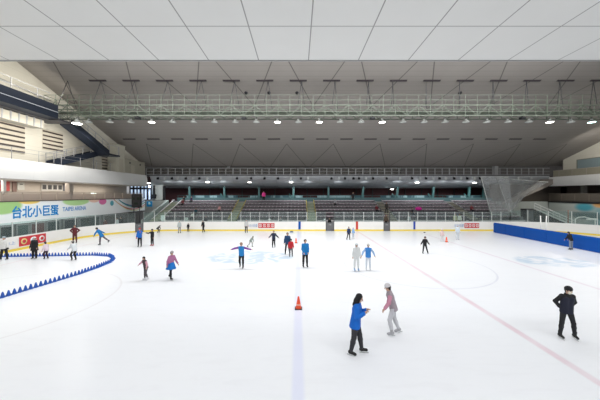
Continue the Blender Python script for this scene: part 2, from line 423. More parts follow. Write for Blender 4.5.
# near flat white ceiling, joints every 3.28 m across and 3.7 m along
n = N('white_ceiling_panels'); PW = 3.28; YE = 17.4; ZC = EYE+8.8
a = n.m_('ABSOLUTE', n.m_('SUBTRACT', n.m_('FRACT', n.m_('DIVIDE', n.m_('ADD', n.x, 66.55), PW)), 0.5))
b = n.m_('ABSOLUTE', n.m_('SUBTRACT', n.m_('FRACT', n.m_('DIVIDE', n.m_('SUBTRACT', 213.7-1.85, n.y), 3.7)), 0.5))
la = n.ramp(a, 0.006, 0.013); lb = n.ramp(b, 0.005, 0.010)
ln = n.m_('MAXIMUM', la, lb)
col = n.mix(n.noise(0.4, 3), (0.70, 0.70, 0.68), (0.75, 0.75, 0.73))
m_ceil = n.done(n.mix(n.m_('MULTIPLY', ln, 0.75), col, (0.16, 0.16, 0.15)), 0.6)
m = MB(); m.box(-30, -10, ZC, 60, YE, ZC+0.4); struct(m.build('ceiling', m_ceil), 'flat white panelled ceiling over the near ice')
m = MB(); m.box(-30, YE, ZC-0.04, 60, YE+0.12, ZC+3.0); struct(m.build('trim_1', M_grey), 'rear edge of the white ceiling')
# dark sloping roof with crossing seams
n = N('dark_roof_panels')
u = n.m_('DIVIDE', n.m_('ADD', n.x, 67.2), 6.56); v = n.m_('DIVIDE', n.m_('SUBTRACT', n.y, 22.1-151.0), 15.1)
def fl(t): return n.ramp(n.m_('ABSOLUTE', n.m_('SUBTRACT', n.m_('FRACT', n.m_('ADD', t, 0.5)), 0.5)), 0.004, 0.011)
seam = n.m_('MAXIMUM', fl(n.m_('ADD', u, v)), fl(n.m_('SUBTRACT', u, v)))
seam = n.m_('MULTIPLY', seam, n.ramp(n.m_('SUBTRACT', 3.35, n.m_('ABSOLUTE', n.m_('SUBTRACT', n.y, 33.85))), 0.0, 0.05))
fine = n.ramp(n.m_('ABSOLUTE', n.m_('SUBTRACT', n.m_('FRACT', n.m_('DIVIDE', n.y, 0.6)), 0.5)), 0.0, 0.10)
col = n.mix(n.noise(0.25, 4), (0.25, 0.228, 0.21), (0.30, 0.278, 0.255))
col = n.mix(n.m_('MULTIPLY', fine, 0.25), col, (0.14, 0.13, 0.12))
m_roof = n.done(n.mix(n.m_('MULTIPLY', seam, 0.75), col, (0.05, 0.045, 0.045)), 0.6)
m = MB()
vs = [(-25.6, 17.5, roof(17.5)), (60, 17.5, roof(17.5)), (60, 43.9, roof(43.9)), (-25.6, 43.9, roof(43.9))]
m.add(vs+[(x, y_, z+0.3) for x, y_, z in vs], [(0, 1, 2, 3), (7, 6, 5, 4), (0, 4, 5, 1), (1, 5, 6, 2), (2, 6, 7, 3), (3, 7, 4, 0)])
struct(m.build('ceiling', m_roof), 'dark grey sloping roof over the far half of the rink')
# dark slots in the roof
SL = math.atan(HB)
mb = MB(); mb.box(-0.8, -0.07, -0.06, 0.8, 0.07, 0.0); mb.box(-0.84, -0.10, -0.02, 0.84, 0.10, 0.02)
slot0 = mb.build('ceiling_slot', mat('dark_slot_paint', (0.05, 0.04, 0.045), 0.7)); slot0.rotation_euler = (-SL, 0, 0)
first = True
for row, (d, k0, k1, lab) in enumerate(((26.0, -6, 10, 'dark slot in the near row above the catwalk'), (36.0, -7, 11, 'dark slot in the far row below the lamps'))):
    for k in range(k0, k1):
        o = slot0 if first else slot0.copy()
        if not first: COL.objects.link(o)
        first = False
        o.location = (PW*k+0.02, d, roof(d)-0.01); tag(o, lab+', '+nth(k-k0)+' from the left', 'ceiling slot', 'dark slots, '+('near row' if row == 0 else 'far row'))

# ------------------------------------------------------------------ side walls
def gable(name, X, th, d0, d1, zb, m_, step=0):
    mb = MB(); mb.extrude([(d0, zb), (d1, zb), (d1, roof(d1)), (d0, roof(d0))], 'x', X, X+th); return struct(mb.build(name, m_))
WL = -25.35
n = N('cream_block_wall')
jz = n.ramp(n.m_('ABSOLUTE', n.m_('SUBTRACT', n.m_('FRACT', n.m_('DIVIDE', n.z, 1.1)), 0.5)), 0.004, 0.02)
col = n.mix(n.noise(0.6, 4), (0.58, 0.55, 0.46), (0.66, 0.63, 0.54))
m_wall = n.done(n.mix(n.m_('MULTIPLY', jz, 0.35), col, (0.4, 0.36, 0.3)), 0.7)
gable('wall_left', WL-0.43-3.0, 0.4, 8, 43.9, 3.1, mat('lounge_wall_paint', (0.48, 0.43, 0.37), 0.7))       # lounge back wall, set back behind the gallery
gable('wall_left', WL-0.35, 0.35, 6, 43.9, EYE+2.95, m_wall)
WR = 41.8
gable('wall_right', WR, 0.35, 20, 41.8, 7.3, m_wall)
mb = MB(); mb.box(-30, 50.5, -0.1, 60, 50.8, 14); struct(mb.build('wall_back', M_maroon), 'dark maroon wall behind the top of the stand')

# left gallery: white fascia, slab, posts
XF = -25.2
n = N('white_curved_fascia'); col = n.mix(n.noise(0.5, 3), (0.72, 0.72, 0.70), (0.78, 0.78, 0.76))
jy = n.ramp(n.m_('ABSOLUTE', n.m_('SUBTRACT', n.m_('FRACT', n.m_('DIVIDE', n.y, 3.2)), 0.5)), 0.001, 0.006)
m_fas = n.done(n.mix(n.m_('MULTIPLY', jy, 0.2), col, (0.4, 0.4, 0.38)), 0.45)
def fascia(name, X, sgn, d0, d1, z0, z1):
    mb = MB(); pr = []
    for k in range(9):
        t = k/8; pr.append((X+sgn*0.12*math.sin(math.pi*t), z0+(z1-z0)*t))
    pr += [(X-sgn*0.3, z1), (X-sgn*0.3, z0)]
    mb.extrude(pr, 'y', d0, d1); return struct(mb.build(name, m_fas))
XG = -24.0
fascia('trim_2', XG, 1, 8, 42.0, EYE+1.28, EYE+2.96)
mb = MB(); mb.box(-31, 8, EYE+1.22, XG-0.05, 42.0, EYE+1.5); struct(mb.build('floor', M_beige), 'underside slab of the left gallery')
mb = MB(); mb.box(-31, 8, EYE+2.72, XG-0.02, 42.0, EYE+2.93); struct(mb.build('floor', M_conc), 'upper gallery floor on the left')
mb = MB(); mb.box(XG-0.4, 8, EYE+1.17, XG-0.06, 41.9, EYE+1.30); struct(mb.build('trim_3', mat('beige_edge_trim', (0.5, 0.46, 0.4))))
# lounge deck
mb = MB(); mb.box(-31, 8, 3.55, XF-0.25, 43.7, 3.9); struct(mb.build('floor', M_conc), 'lounge deck floor on the left')
# lounge wall furniture
LW = WL-3.0
def wallbox(y0, z0, y1, z1, th=0.06): mb = MB(); mb.box(0, y0, z0, th, y1, z1); return mb
def gl(px, py, X):                                           # depth and height of the pixel on the plane x = X
    d = X*F/(px-298); return d, EYE+(194-py)*d/F
def panel_on(X, px0, py0, px1, py1, th, name, m_, label, cat, side=1):
    d0, za = gl(px0, (py0+py1)/2, X); d1, zb = gl(px1, (py0+py1)/2, X)
    z1 = gl((px0+px1)/2, py0, X)[1]; z0 = gl((px0+px1)/2, py1, X)[1]
    mb = MB(); mb.box(0 if side > 0 else -th, d0, z0, th if side > 0 else 0, d1, z1)
    o = mb.build(name, m_, None, (X, 0, 0)); tag(o, label, cat); return o, d0, d1, z0, z1
panel_on(LW, -6, 178, 9, 191, 0.08, 'red_wall_panel', mat('faded_red_panel', (0.42, 0.07, 0.07)), 'faded red wall panel in the lounge at far left', 'wall panel')
o, d0, d1, z0, z1 = panel_on(LW, 17, 181.5, 24, 190, 0.06, 'notice_board', mat('pale_grey_board', (0.55, 0.55, 0.5)), 'pale notice board on the lounge wall', 'notice board')
mb = MB(); mb.box(0.06, d0+0.2, (z0+z1)/2+0.1, 0.09, d1-0.2, z1-0.25); mb.build('notice', M_dark, o)
o, d0, d1, z0, z1 = panel_on(LW, 41, 183.5, 62, 191, 0.06, 'lounge_window', mat('window_frame_paint', (0.6, 0.58, 0.54)), 'pale framed window with four dark panes in the lounge', 'window')
for k in range(4):
    a = d0+(d1-d0)*(k+0.16)/4; b = d0+(d1-d0)*(k+0.84)/4
    mb = MB(); mb.box(0.06, a, z0+0.18, 0.085, b, z1-0.18); mb.build('pane', mat('dark_window_pane', (0.10, 0.10, 0.10), 0.2), o)
panel_on(LW, 41, 180, 62, 182.5, 0.07, 'sign_board', mat('brown_sign', (0.16, 0.13, 0.11)), 'dark brown sign strip above the lounge window', 'sign')
panel_on(LW, 63, 181, 73, 191, 0.07, 'grey_door', mat('grey_door_paint', (0.22, 0.22, 0.24)), 'grey door right of the lounge window', 'door')
panel_on(LW, 12, 180, 16, 192, 0.07, 'brown_door', mat('brown_door_paint', (0.2, 0.13, 0.11)), 'brown door beside the notice board', 'door')
o, *_ = panel_on(LW, 91, 193, 95.5, 195.5, 0.10, 'exit_light', mat('lit_exit_sign', (0.8, 0.9, 0.85), emit=(0.85, 1, 0.93), es=1.6), 'small glowing exit light above the banner', 'exit light')
for px, wd, lab in ((10.5, 0.22, 'slim white column at the left edge of the lounge'), (74.5, 0.5, 'thick beige column in the middle of the lounge')):
    d = XF*F/(px-298); mb = MB(); mb.box(-wd/2, -wd/2, 0, wd/2, wd/2, EYE+1.22-3.9); mb.box(-wd*0.65, -wd*0.65, 0, wd*0.65, wd*0.65, 0.12)
    tag(mb.build('column', M_white if wd < 0.3 else M_beige, None, (XF-0.6, d, 3.9)), lab, 'column')
# lounge railing (pale glass panels with rails and posts)
r = empty('lounge_railing', (XF-0.3, 14, 3.9)); tag(r, 'low beige panel railing along the lounge above the banner', 'railing')
mb = MB(); mb.box(-0.03, 0, 1.02, 0.05, 29.6, 1.1); mb.build('handrail', M_beige, r)
mp = glass('beige_tinted_panel', (0.95, 0.84, 0.74), 0.3, 0.4)
yy = 0
while yy < 29.4:
    mb = MB(); mb.box(-0.03, yy, 0, 0.04, yy+0.06, 1.04); mb.build('post', M_beige, r)
    mb = MB(); mb.box(0, yy+0.1, 0.08, 0.015, min(yy+1.7, 29.5), 0.95); mb.build('panel', mp, r); yy += 1.75

# ------------------------------------------------------------------ banner below the lounge
n = N('printed_banner')
base = n.mix(n.noise(0.3, 2), (0.86, 0.91, 0.92), (0.92, 0.93, 0.93))
def spotc(col, cy, cz, ry, rz, c, k=0.9, soft=0.25):
    a = n.m_('DIVIDE', n.m_('SUBTRACT', n.y, cy), ry); b = n.m_('DIVIDE', n.m_('SUBTRACT', n.z, cz), rz)
    d = n.m_('ADD', n.m_('MULTIPLY', a, a), n.m_('MULTIPLY', b, b)); return n.mix(n.m_('MULTIPLY', n.ramp(d, 1-soft, 1+soft), k), col, c)
col = spotc(base, 22.6, 3.8, 1.6, 0.75, (0.35, 0.62, 0.18))
col = spotc(col, 24.9, 4.15, 1.0, 0.3, (0.90, 0.62, 0.10))
col = spotc(col, 30.2, 4.0, 1.8, 0.5, (0.42, 0.68, 0.25))
col = spotc(col, 32.8, 4.1, 0.9, 0.35, (0.85, 0.55, 0.42))
col = spotc(col, 34.2, 3.85, 0.65, 0.42, (0.72, 0.10, 0.34))
col = spotc(col, 35.9, 3.55, 0.35, 0.35, (0.02, 0.35, 0.45))
def wave(col, y0, w_, z0, amp, c, th=0.05):
    t = n.m_('DIVIDE', n.m_('SUBTRACT', n.y, y0), w_); cur = n.m_('ADD', n.m_('MULTIPLY', n.m_('MULTIPLY', t, t), amp), z0)
    mk = n.ramp(n.m_('ABSOLUTE', n.m_('SUBTRACT', n.z, cur)), th, th*1.6); inr = n.ramp(n.m_('ABSOLUTE', t), 0.98, 1.0)
    return n.mix(n.m_('MULTIPLY', mk, inr), col, c)
col = wave(col, 40.6, 3.4, 3.05, 1.0, (0.05, 0.15, 0.42)); col = wave(col, 40.9, 3.6, 2.85, 1.1, (0.05, 0.38, 0.30))
col = wave(col, 40.8, 4.6, 2.5, 1.6, (0.65, 0.12, 0.12)); col = wave(col, 41.0, 4.6, 2.3, 1.7, (0.7, 0.6, 0.2), 0.035)
m_ban = n.done(col, 0.5)
r = empty('banner', (XF, 0, 0)); tag(r, 'long white and blue printed banner with large blue Chinese characters', 'banner')
mb = MB(); mb.box(-0.12, 14, 2.12, 0, 43.6, 4.10); mb.build('printed_face', m_ban, r)
mb = MB(); mb.box(-0.16, 14, 4.10, 0.05, 43.6, 4.18); mb.build('top_rail', M_brown, r)
def yb(px): return XF*F/(px-298)
M_ltr = mat('bright_blue_lettering', (0.005, 0.24, 0.62), 0.5)
text_mesh('lettering', '台北小巨蛋', 1.15, M_ltr, r, (0.015, yb(12), 2.72), (R(90), 0, R(90)), 0.026, 0.01, width=yb(58.5)-yb(12))
text_mesh('lettering', 'TAIPEI ARENA', 0.62, mat('soft_blue_lettering', (0.12, 0.30, 0.62), 0.5), r, (0.015, yb(62.5), 2.95), (R(90), 0, R(90)), 0.012, 0.006, width=yb(86)-yb(62.5))
mb = MB(); mb.box(XF-0.3, 8, -0.1, XF-0.13, 43.6, 3.6); struct(mb.build('wall_left', M_conc), 'grey wall below the banner')
# players' area behind the left glass: dark openings
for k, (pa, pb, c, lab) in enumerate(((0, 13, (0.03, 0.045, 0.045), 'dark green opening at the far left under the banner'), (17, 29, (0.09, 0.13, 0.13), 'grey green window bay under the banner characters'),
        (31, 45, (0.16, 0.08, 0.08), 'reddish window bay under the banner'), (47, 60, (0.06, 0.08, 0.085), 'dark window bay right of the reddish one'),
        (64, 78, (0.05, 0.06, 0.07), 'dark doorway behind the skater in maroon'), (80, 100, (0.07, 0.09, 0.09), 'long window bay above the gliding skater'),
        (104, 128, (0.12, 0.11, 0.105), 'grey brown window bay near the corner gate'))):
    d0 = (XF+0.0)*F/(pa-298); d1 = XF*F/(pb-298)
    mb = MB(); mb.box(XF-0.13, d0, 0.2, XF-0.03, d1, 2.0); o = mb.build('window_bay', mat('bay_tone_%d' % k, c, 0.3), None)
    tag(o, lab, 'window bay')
    mb = MB()
    for y_ in (d0, d1): mb.box(XF-0.05, y_-0.05, 0.1, XF+0.02, y_+0.05, 2.1)
    mb.box(XF-0.05, d0, 1.95, XF+0.02, d1, 2.08); mb.build('bay_frame', M_grey, o)

# black score box, blue sign, glazed corner
c = at(136.5, 201, 38.0)
r = empty('scoreboard', (c.x, c.y, c.z-0.95)); tag(r, 'black scoreboard box at the far left corner above the gate', 'scoreboard')
mb = MB(); mb.box(-0.62, -0.15, 0, 0.62, 0.25, 1.95); mb.build('casing', M_black, r)
for i, (x_, z_, w_, h_) in enumerate(((-0.35, 1.3, 0.35, 0.35), (0.35, 1.3, 0.35, 0.35), (0, 0.6, 0.5, 0.3))):
    mb = MB(); mb.box(x_-w_/2, -0.17, z_-h_/2, x_+w_/2, -0.15, z_+h_/2); mb.build('display', mat('dark_display', (0.02, 0.03, 0.02), 0.2), r)
mb = MB()
for x_ in (-0.4, 0.4): mb.bar((x_, 0.05, -c.z+0.95), (x_, 0.05, 0.02), 0.08)
mb.build('support_post', M_dark, r)
# corner block behind: pale wall with blue sign
a = at(141, 200, 43.8); b = at(166.5, 200, 43.8)
mb = MB(); mb.box(a.x, 43.8, 0, b.x, 44.1, at(141, 200.5, 43.8).z); struct(mb.build('wall_back', mat('pale_grey_green_wall', (0.42, 0.45, 0.43))), 'pale wall in the far left corner')
mb = MB(); c = at(149, 204, 43.6); mb.box(c.x-0.45, 43.7, c.z-0.45, c.x+0.45, 43.78, c.z+0.45); o = mb.build('blue_sign', mat('blue_sign_vinyl', (0.02, 0.30, 0.62)), None); tag(o, 'square blue sign on the pale wall in the far left corner', 'sign')
mb = MB(); mb.tube([(c.x, 43.69, c.z+0.05), (c.x, 43.675, c.z+0.05)], 0.2, 14); mb.build('emblem', mat('pale_cyan', (0.5, 0.8, 0.85)), o)
# bright glazing x 133-151, y 185-200
c0 = at(130, 199.5, 44.6); c1 = at(151, 185.5, 44.6)
r = empty('window_1', (c0.x, 44.6, c0.z)); struct(r)
W_ = c1.x-c0.x; H_ = c1.z-c0.z
mb = MB(); mb.box(0, 0.08, 0, W_, 0.12, H_); mb.build('pane', mat('daylight_window', (0.5, 0.6, 0.7), 0.2, emit=(0.55, 0.72, 0.95), es=0.8), r)
mb = MB()
for k in range(7): mb.box(W_*k/6-0.09-0.05*(k % 2), -0.03, 0, W_*k/6+0.09+0.05*(k % 2), 0.08, H_)
mb.box(0, -0.03, H_*0.72, W_, 0.08, H_*0.86); mb.build('window_frame', M_navy, r)
# pale flank wall under the rounded end of the soffit
pts = [at(151, 200, 45.6), at(151, 178, 45.6), at(163, 180, 45.6), at(163, 200, 45.6)]
mb = MB(); mb.extrude([(p.x, p.z) for p in pts], 'y', 45.6, 45.9); struct(mb.build('wall_back', mat('pale_flank_wall', (0.45, 0.47, 0.45))), 'pale flank wall left of the stand')
mb = MB(); a = at(163, 200, 45.5); b = at(165, 186, 45.5); mb.box(a.x, 45.4, 3.4, b.x, 45.7, b.z); tag(mb.build('dark_column', M_black), 'dark column at the left end of the stand', 'column')
mb = MB(); c = at(153.5, 196.5, 45.3); mb.cbox((c.x, 45.4, c.z), (0.7, 0.36, 0.7)); mb.box(c.x-0.1, 45.3, c.z+0.2, c.x+0.1, 45.58, c.z+1.9); tag(mb.build('loudspeaker', M_black), 'small dark loudspeaker on the pale flank wall', 'loudspeaker')

# ------------------------------------------------------------------ upper left wall: louvres, navy gantry, stairs
def louvre(px0, px1, pyt, pyb, nsl, label):
    d0 = WL*F/(px0-298); d1 = WL*F/(px1-298); zt = gl((px0+px1)/2, pyt, WL)[1]; zb = gl((px0+px1)/2, pyb, WL)[1]
    r = empty('wall_louvre', (WL, d0, zb)); tag(r, label, 'louvre', 'louvres in the left wall')
    L = d1-d0; H_ = zt-zb
    mb = MB(); mb.box(0, 0, 0, 0.03, L, H_); mb.build('back_plate', mat('louvre_cream', (0.55, 0.50, 0.40)), r)
    for k in range(nsl):
        z = H_*(k+0.5)/nsl; mb = MB(); mb.box(0.02, 0.05, z-H_/nsl*0.22, 0.10, L-0.05, z+H_/nsl*0.10); mb.build('slat', mat('louvre_dark', (0.06, 0.045, 0.04)), r)
louvre(-14, 24.5, 121, 152, 6, 'wide dark slatted louvre at the left edge under the navy gantry')
louvre(42, 62.5, 131, 151, 5, 'smaller dark slatted louvre in the left wall right of the wide one')
louvre(101.5, 113.5, 156, 170, 5, 'small slatted louvre low on the left wall below the stair landing')
# second tone recess above the fascia
GX = -23.3
r = empty('steel_gantry', (GX, 0, 0)); tag(r, 'navy steel gantry running along the left wall below the roof', 'gantry')
mb = MB(); mb.box(-0.45, 12, EYE+7.15, 0.45, 25.25, EYE+8.45); mb.build('beam', M_navy, r)
mb = MB(); mb.box(0.45, 12, EYE+7.74, 0.47, 25.25, EYE+7.79); mb.build('pale_stripe', mat('pale_stripe_paint', (0.5, 0.52, 0.55)), r)
mb = MB(); mb.box(-1.9, 12, EYE+7.05, -0.45, 26.7, EYE+7.2); mb.box(-0.45, 25.25, EYE+7.05, 0.45, 26.7, EYE+7.2); mb.build('walkway', M_dark, r)
mb = MB()
for k in range(6):
    y_ = 13+2.2*k; mb.bar((-0.3, y_, EYE+8.4), (-0.3, y_, EYE+9.6), 0.06)
for z_ in (9.6, 9.05): mb.bar((-0.3, 12, EYE+z_), (-0.3, 25.2, EYE+z_), 0.05)
mb.build('handrail', M_grey, r)
mb = MB()
for k in range(3): mb.bar((-2.0, 15+5*k, EYE+7.3), (0, 15+5*k, EYE+7.3), 0.2)
mb.build('wall_bracket', M_navy, r)
# pale ribbed duct under the gantry
r = empty('air_duct', (-24.6, 12, EYE+6.22)); tag(r, 'pale ribbed air duct under the navy gantry on the left wall', 'air duct')
mb = MB(); mb.box(-0.55, 0, 0, 0.45, 13.2, 0.75); mb.build('duct_body', M_cream, r)
mb = MB()
for k in range(20): mb.box(-0.57, 0.3+0.66*k, -0.02, 0.50, 0.42+0.66*k, 0.78)
mb.build('rib', mat('duct_rib_paint', (0.42, 0.42, 0.42)), r)
def stair(name, x, y0, z0, y1, z1, wd, label, mm=M_navy):
    r = empty(name, (x, y0, z0)); tag(r, label, 'stairs'); dy = y1-y0; dz = z1-z0; ns = max(4, int(abs(dz)/0.2))
    mb = MB(); mb.extrude([(0, -0.33), (dy, dz-0.33), (dy, dz-0.27), (0, -0.27)], 'x', -wd/2+0.05, wd/2-0.05); mb.build('soffit_plate', mm, r)
    for s_ in (-1, 1):
        mb = MB(); mb.extrude([(0, -0.35), (dy, dz-0.35), (dy, dz+0.3), (0, 0.3)], 'x', s_*wd/2-0.04, s_*wd/2+0.04); mb.build('stringer', mm, r)
        mb = MB(); mb.bar((s_*wd/2, 0, 1.05), (s_*wd/2, dy, dz+1.05), 0.05); mb.bar((s_*wd/2, 0, 0.6), (s_*wd/2, dy, dz+0.6), 0.04)
        for k in range(6): t = k/5; mb.bar((s_*wd/2, dy*t, dz*t+0.1), (s_*wd/2, dy*t, dz*t+1.05), 0.05)
        mb.build('handrail', M_grey, r)
    for k in range(ns):
        t = (k+0.5)/ns; mb = MB(); mb.box(-wd/2, dy*t-0.15, dz*t-0.03, wd/2, dy*t+0.15, dz*t+0.03); mb.build('step', M_dark, r)
    return r
stair('steel_stairs', -23.5, 26.8, EYE+7.35, 32.2, EYE+5.0, 1.1, 'upper navy steel flight going down from the gantry')
stair('steel_stairs', -24.62, 26.3, EYE+3.0, 32.15, EYE+4.95, 0.8, 'lower navy steel flight rising from the gallery floor')
r = empty('stair_landing', (-24.0, 32.2, EYE+4.9)); tag(r, 'navy steel stair landing on posts by the left wall', 'landing')
mb = MB(); mb.box(-1.0, 0, -0.15, 1.1, 1.9, 0.05); mb.build('deck', M_navy, r)
mb = MB()
mb.bar((-1.0, 1.0, -0.1), (0.5, 1.0, -0.1), 0.14)
for x_, y_ in ((-0.9, 0.1), (1.0, 0.1), (1.0, 1.8)): mb.bar((x_, y_, -1.97 if x_ < 0 else -0.2), (x_, y_, 1.1), 0.08)
mb.bar((1.0, 0.1, 1.1), (1.0, 1.8, 1.1), 0.05); mb.build('post', M_grey, r)
# little service blocks on the gallery near the far corner
def block(px0, px1, d0, d1, ht, m_, label, vents=0):
    a = (px0-298)*d0/F
    r = empty('service_room', (a, d0, EYE+2.93)); tag(r, label, 'service room')
    L = d1-d0; mb = MB(); mb.box(-0.6, 0, 0, 0.6, L, ht); mb.build('wall', m_, r)
    mb = MB(); mb.box(-0.65, -0.05, ht, 0.65, L+0.05, ht+0.08); mb.build('roof', mat('room_top', (0.4, 0.38, 0.3)), r)
    for k in range(vents): mb = MB(); mb.box(0.6, L*(k+0.5)/max(1, vents)-0.15, ht-0.55, 0.63, L*(k+0.5)/max(1, vents)+0.15, ht-0.3); mb.build('vent', M_dark, r)
    mb = MB(); mb.box(0.6, L*0.3, 0.05, 0.63, L*0.3+0.8, min(1.8, ht-0.7)); mb.build('door', mat('olive_cream', (0.42, 0.39, 0.31)), r)
block(120, 133, 37.2, 42.2, 2.0, mat('olive_cream_block', (0.36, 0.34, 0.27)), 'cream service room with two small vents at the end of the left gallery', 2)
block(112, 118, 34.9, 36.6, 3.6, mat('pale_block', (0.46, 0.44, 0.36)), 'taller pale service shaft beside the stair landing on the left gallery')
# rail posts on the upper gallery edge
r = empty('gallery_railing', (XG-0.15, 0, EYE+2.93)); tag(r, 'thin rod railing on top of the white gallery fascia', 'railing')
mb = MB()
for z_ in (1.05, 0.7): mb.tube([(0, 12, z_), (0, 34.6, z_)], 0.018, 6)
mb.build('handrail', M_grey, r)
for k in range(7): mb = MB(); mb.tube([(0, 20+2.35*k, 0), (0, 20+2.35*k, 1.07)], 0.028, 6); mb.build('post', M_grey, r)
# thin rods on the upper wall
r = empty('wall_rail', (WL+0.15, 0, 0)); tag(r, 'pair of thin rails high on the left wall above the gantry', 'railing')
mb = MB(); mb.tube([(0, 14, EYE+10.3), (0, 32, EYE+9.2)], 0.03, 6); mb.tube([(0, 14, EYE+9.8), (0, 30, EYE+8.8)], 0.03, 6); mb.build('rail', M_grey, r)
mb = MB()
for k in range(8): mb.bar((-0.15, 15+2*k, EYE+10.24-0.061*2*k), (0.02, 15+2*k, EYE+10.24-0.061*2*k), 0.04)
mb.build('bracket', M_grey, r)

# ------------------------------------------------------------------ catwalk truss across the rink
CD = 26.0; zb, zm, zt = EYE+7.5, EYE+8.5, EYE+9.47; CX0, CX1 = -24.3, 33.0
r = empty('catwalk', (0, CD, zb)); tag(r, 'pale green steel truss catwalk hanging across the hall', 'catwalk')
H1 = zm-zb; H2 = zt-zb
for y_ in (-0.65, 0.65):
    for z_ in (0, H1): mb = MB(); mb.bar((CX0, y_, z_), (CX1, y_, z_), 0.08); mb.build('chord', M_green, r)
    mb = MB(); x_ = CX0; k = 0
    while x_ < CX1-0.1:
        x2 = min(x_+1.12, CX1)
        mb.bar((x_, y_, 0), (x_, y_, H1), 0.045)
        mb.bar((x_, y_, 0 if k % 2 else H1), (x2, y_, H1 if k % 2 else 0), 0.045); x_ = x2; k += 1
    mb.build('lattice', M_green, r)
    mb = MB()
    for z_ in (H2, (H1+H2)/2): mb.bar((CX0, y_, z_), (CX1, y_, z_), 0.035)
    x_ = CX0
    while x_ <= CX1: mb.bar((x_, y_, H1), (x_, y_, H2), 0.035); x_ += 1.12
    mb.build('railing', M_green, r)
mb = MB(); x_ = CX0; k = 0
while x_ < CX1-0.1:
    mb.bar((x_, -0.65, 0), (x_, 0.65, 0), 0.045); mb.bar((x_, -0.65, 0), (min(x_+1.12, CX1), 0.65, 0), 0.04); x_ += 1.12
mb.build('cross_brace', M_green, r)
mb = MB(); mb.box(CX0, -0.45, H1*0.42, CX1, 0.45, H1*0.48); mb.build('deck', M_green, r)
mb = MB(); mb.bar((CX0, -0.65, -0.06), (CX0, 0.65, H2), 0.07); mb.bar((CX0, -0.65, H2), (CX0, 0.65, H2), 0.05); mb.build('end_frame', M_green, r)
for k in range(-7, 10):
    X = PW*k-0.1+0.75*(-1 if k > 2 else 1)*0.6
    for y_ in (-0.65, 0.65):
        x2 = X+(0.35 if y_ > 0 else -0.35)
        mb = MB(); mb.tube([(X, 0, roof(CD)-zb-0.05), (x2, y_, H1)], 0.028, 6); mb.build('hanger_rod', M_dark, r)
# lamps below the catwalk
def highbay(lit, cool=False):
    r = empty('highbay_lamp')
    mb = MB(); mb.lathe([(0.05, 0.30), (0.10, 0.28), (0.12, 0.15), (0.30, 0.02), (0.34, -0.04), (0.31, -0.04)], n=18); mb.build('reflector', mat('lamp_housing_grey', (0.30, 0.31, 0.29), 0.4), r)
    mb = MB(); mb.lathe([(0.31, -0.035), (0.28, -0.07), (0.12, -0.10)], n=18); mb.build('lens', (M_lamp_cool if cool else M_lamp_on) if lit else M_lamp_off, r)
    mb = MB(); mb.tube([(0, 0, 0.28), (0, 0, 0.42)], 0.03, 8); mb.build('stem', M_dark, r)
    return r
base = {False: highbay(False), True: highbay(True)}; used = {False: False, True: False}
nu = 0
onk = {0: 'first from the left', 6: 'second from the left', 8: 'third from the left, near the middle', 11: 'right of the middle', 19: 'far right over the right gallery'}
for k in range(-3, 22):
    X = (151.7+20.95*k-298)*CD/F; lit = k in onk
    if k == 21:
        o = highbay(True, True)
    elif not used[lit]: o = base[lit]; used[lit] = True
    else: o = copy_tree(base[lit])
    o.location = (X, CD, EYE+7.08)
    if k == 21: tag(o, 'greenish lit lamp under the catwalk at the right edge', 'lamp', 'lamps under the catwalk')
    elif lit: tag(o, 'brightly lit lamp under the catwalk, '+onk[k], 'lamp', 'lamps under the catwalk')
    else: nu += 1; tag(o, 'unlit grey lamp under the catwalk, '+nth(nu-1)+' unlit one from the left', 'lamp', 'unlit lamps under the catwalk')
    if lit or k == 21: spot(X, CD, EYE+6.85, 750)
o = copy_tree(base[True]); p = at(77, 123, 24.2); o.location = p; o.scale = (1.25,)*3; tag(o, 'large lit lamp at the left end of the catwalk under the navy gantry', 'lamp', 'lamps under the catwalk')
spot(p.x, p.y, p.z-0.3, 500, ang=165)
for px, d in ((246, 27.6), (269, 27.6), (297, 27.6), (460, 27.6)):
    X = (px-298)*d/F; z = roof(d); mb = MB(); mb.lathe([(0.18, 0.1), (0.18, -0.06), (0.12, -0.16), (0.03, -0.2)], n=14)
    tag(mb.build('ceiling_dome', M_black, None, (X, d, z)), 'small black dome under the roof above the catwalk, '+{246: 'leftmost', 269: 'second from left', 297: 'in the middle', 460: 'right of the middle'}[px], 'dome', 'black domes under the roof')
for px, lab in ((141, 'left'), (245, 'left of the middle'), (371, 'right of the middle'), (518, 'right')):
    X = (px-298)*CD/F; mb = MB(); mb.cbox((0, 0, -0.12), (0.45, 0.3, 0.2)); mb.bar((0, 0, -0.02), (0, 0, 0.14), 0.05); mb.box(-0.18, -0.2, -0.2, 0.18, -0.14, -0.04)
    tag(mb.build('spotlight', M_black, None, (X, CD-0.5, EYE+7.3+0.1)), 'small black spotlight clamped on the catwalk, '+lab, 'spotlight', 'black spotlights on the catwalk')

# ------------------------------------------------------------------ far walkway and rounded soffit above the stand
YB = 43.7; XB0, XB1 = (150-298)*YB/F, 41.5
prof = [(43.7, EYE+3.1), (43.72, EYE+2.75), (44.0, EYE+2.35), (44.6, EYE+1.95), (45.6, EYE+1.6), (46.8, EYE+1.35), (48.5, EYE+1.18), (50.4, EYE+1.1), (50.4, EYE+3.1)]
n = N('grey_blue_soffit'); col = n.mix(n.noise(0.25, 4), (0.38, 0.40, 0.42), (0.46, 0.47, 0.49))
jx = n.ramp(n.m_('ABSOLUTE', n.m_('SUBTRACT', n.m_('FRACT', n.m_('DIVIDE', n.x, 2.4)), 0.5)), 0.004, 0.02)
m_sof = n.done(n.mix(n.m_('MULTIPLY', jx, 0.35), col, (0.15, 0.15, 0.16)), 0.55)
mb = MB(); mb.extrude(prof, 'x', XB0, XB1); struct(mb.build('ceiling', m_sof), 'grey rounded soffit above the seating stand')
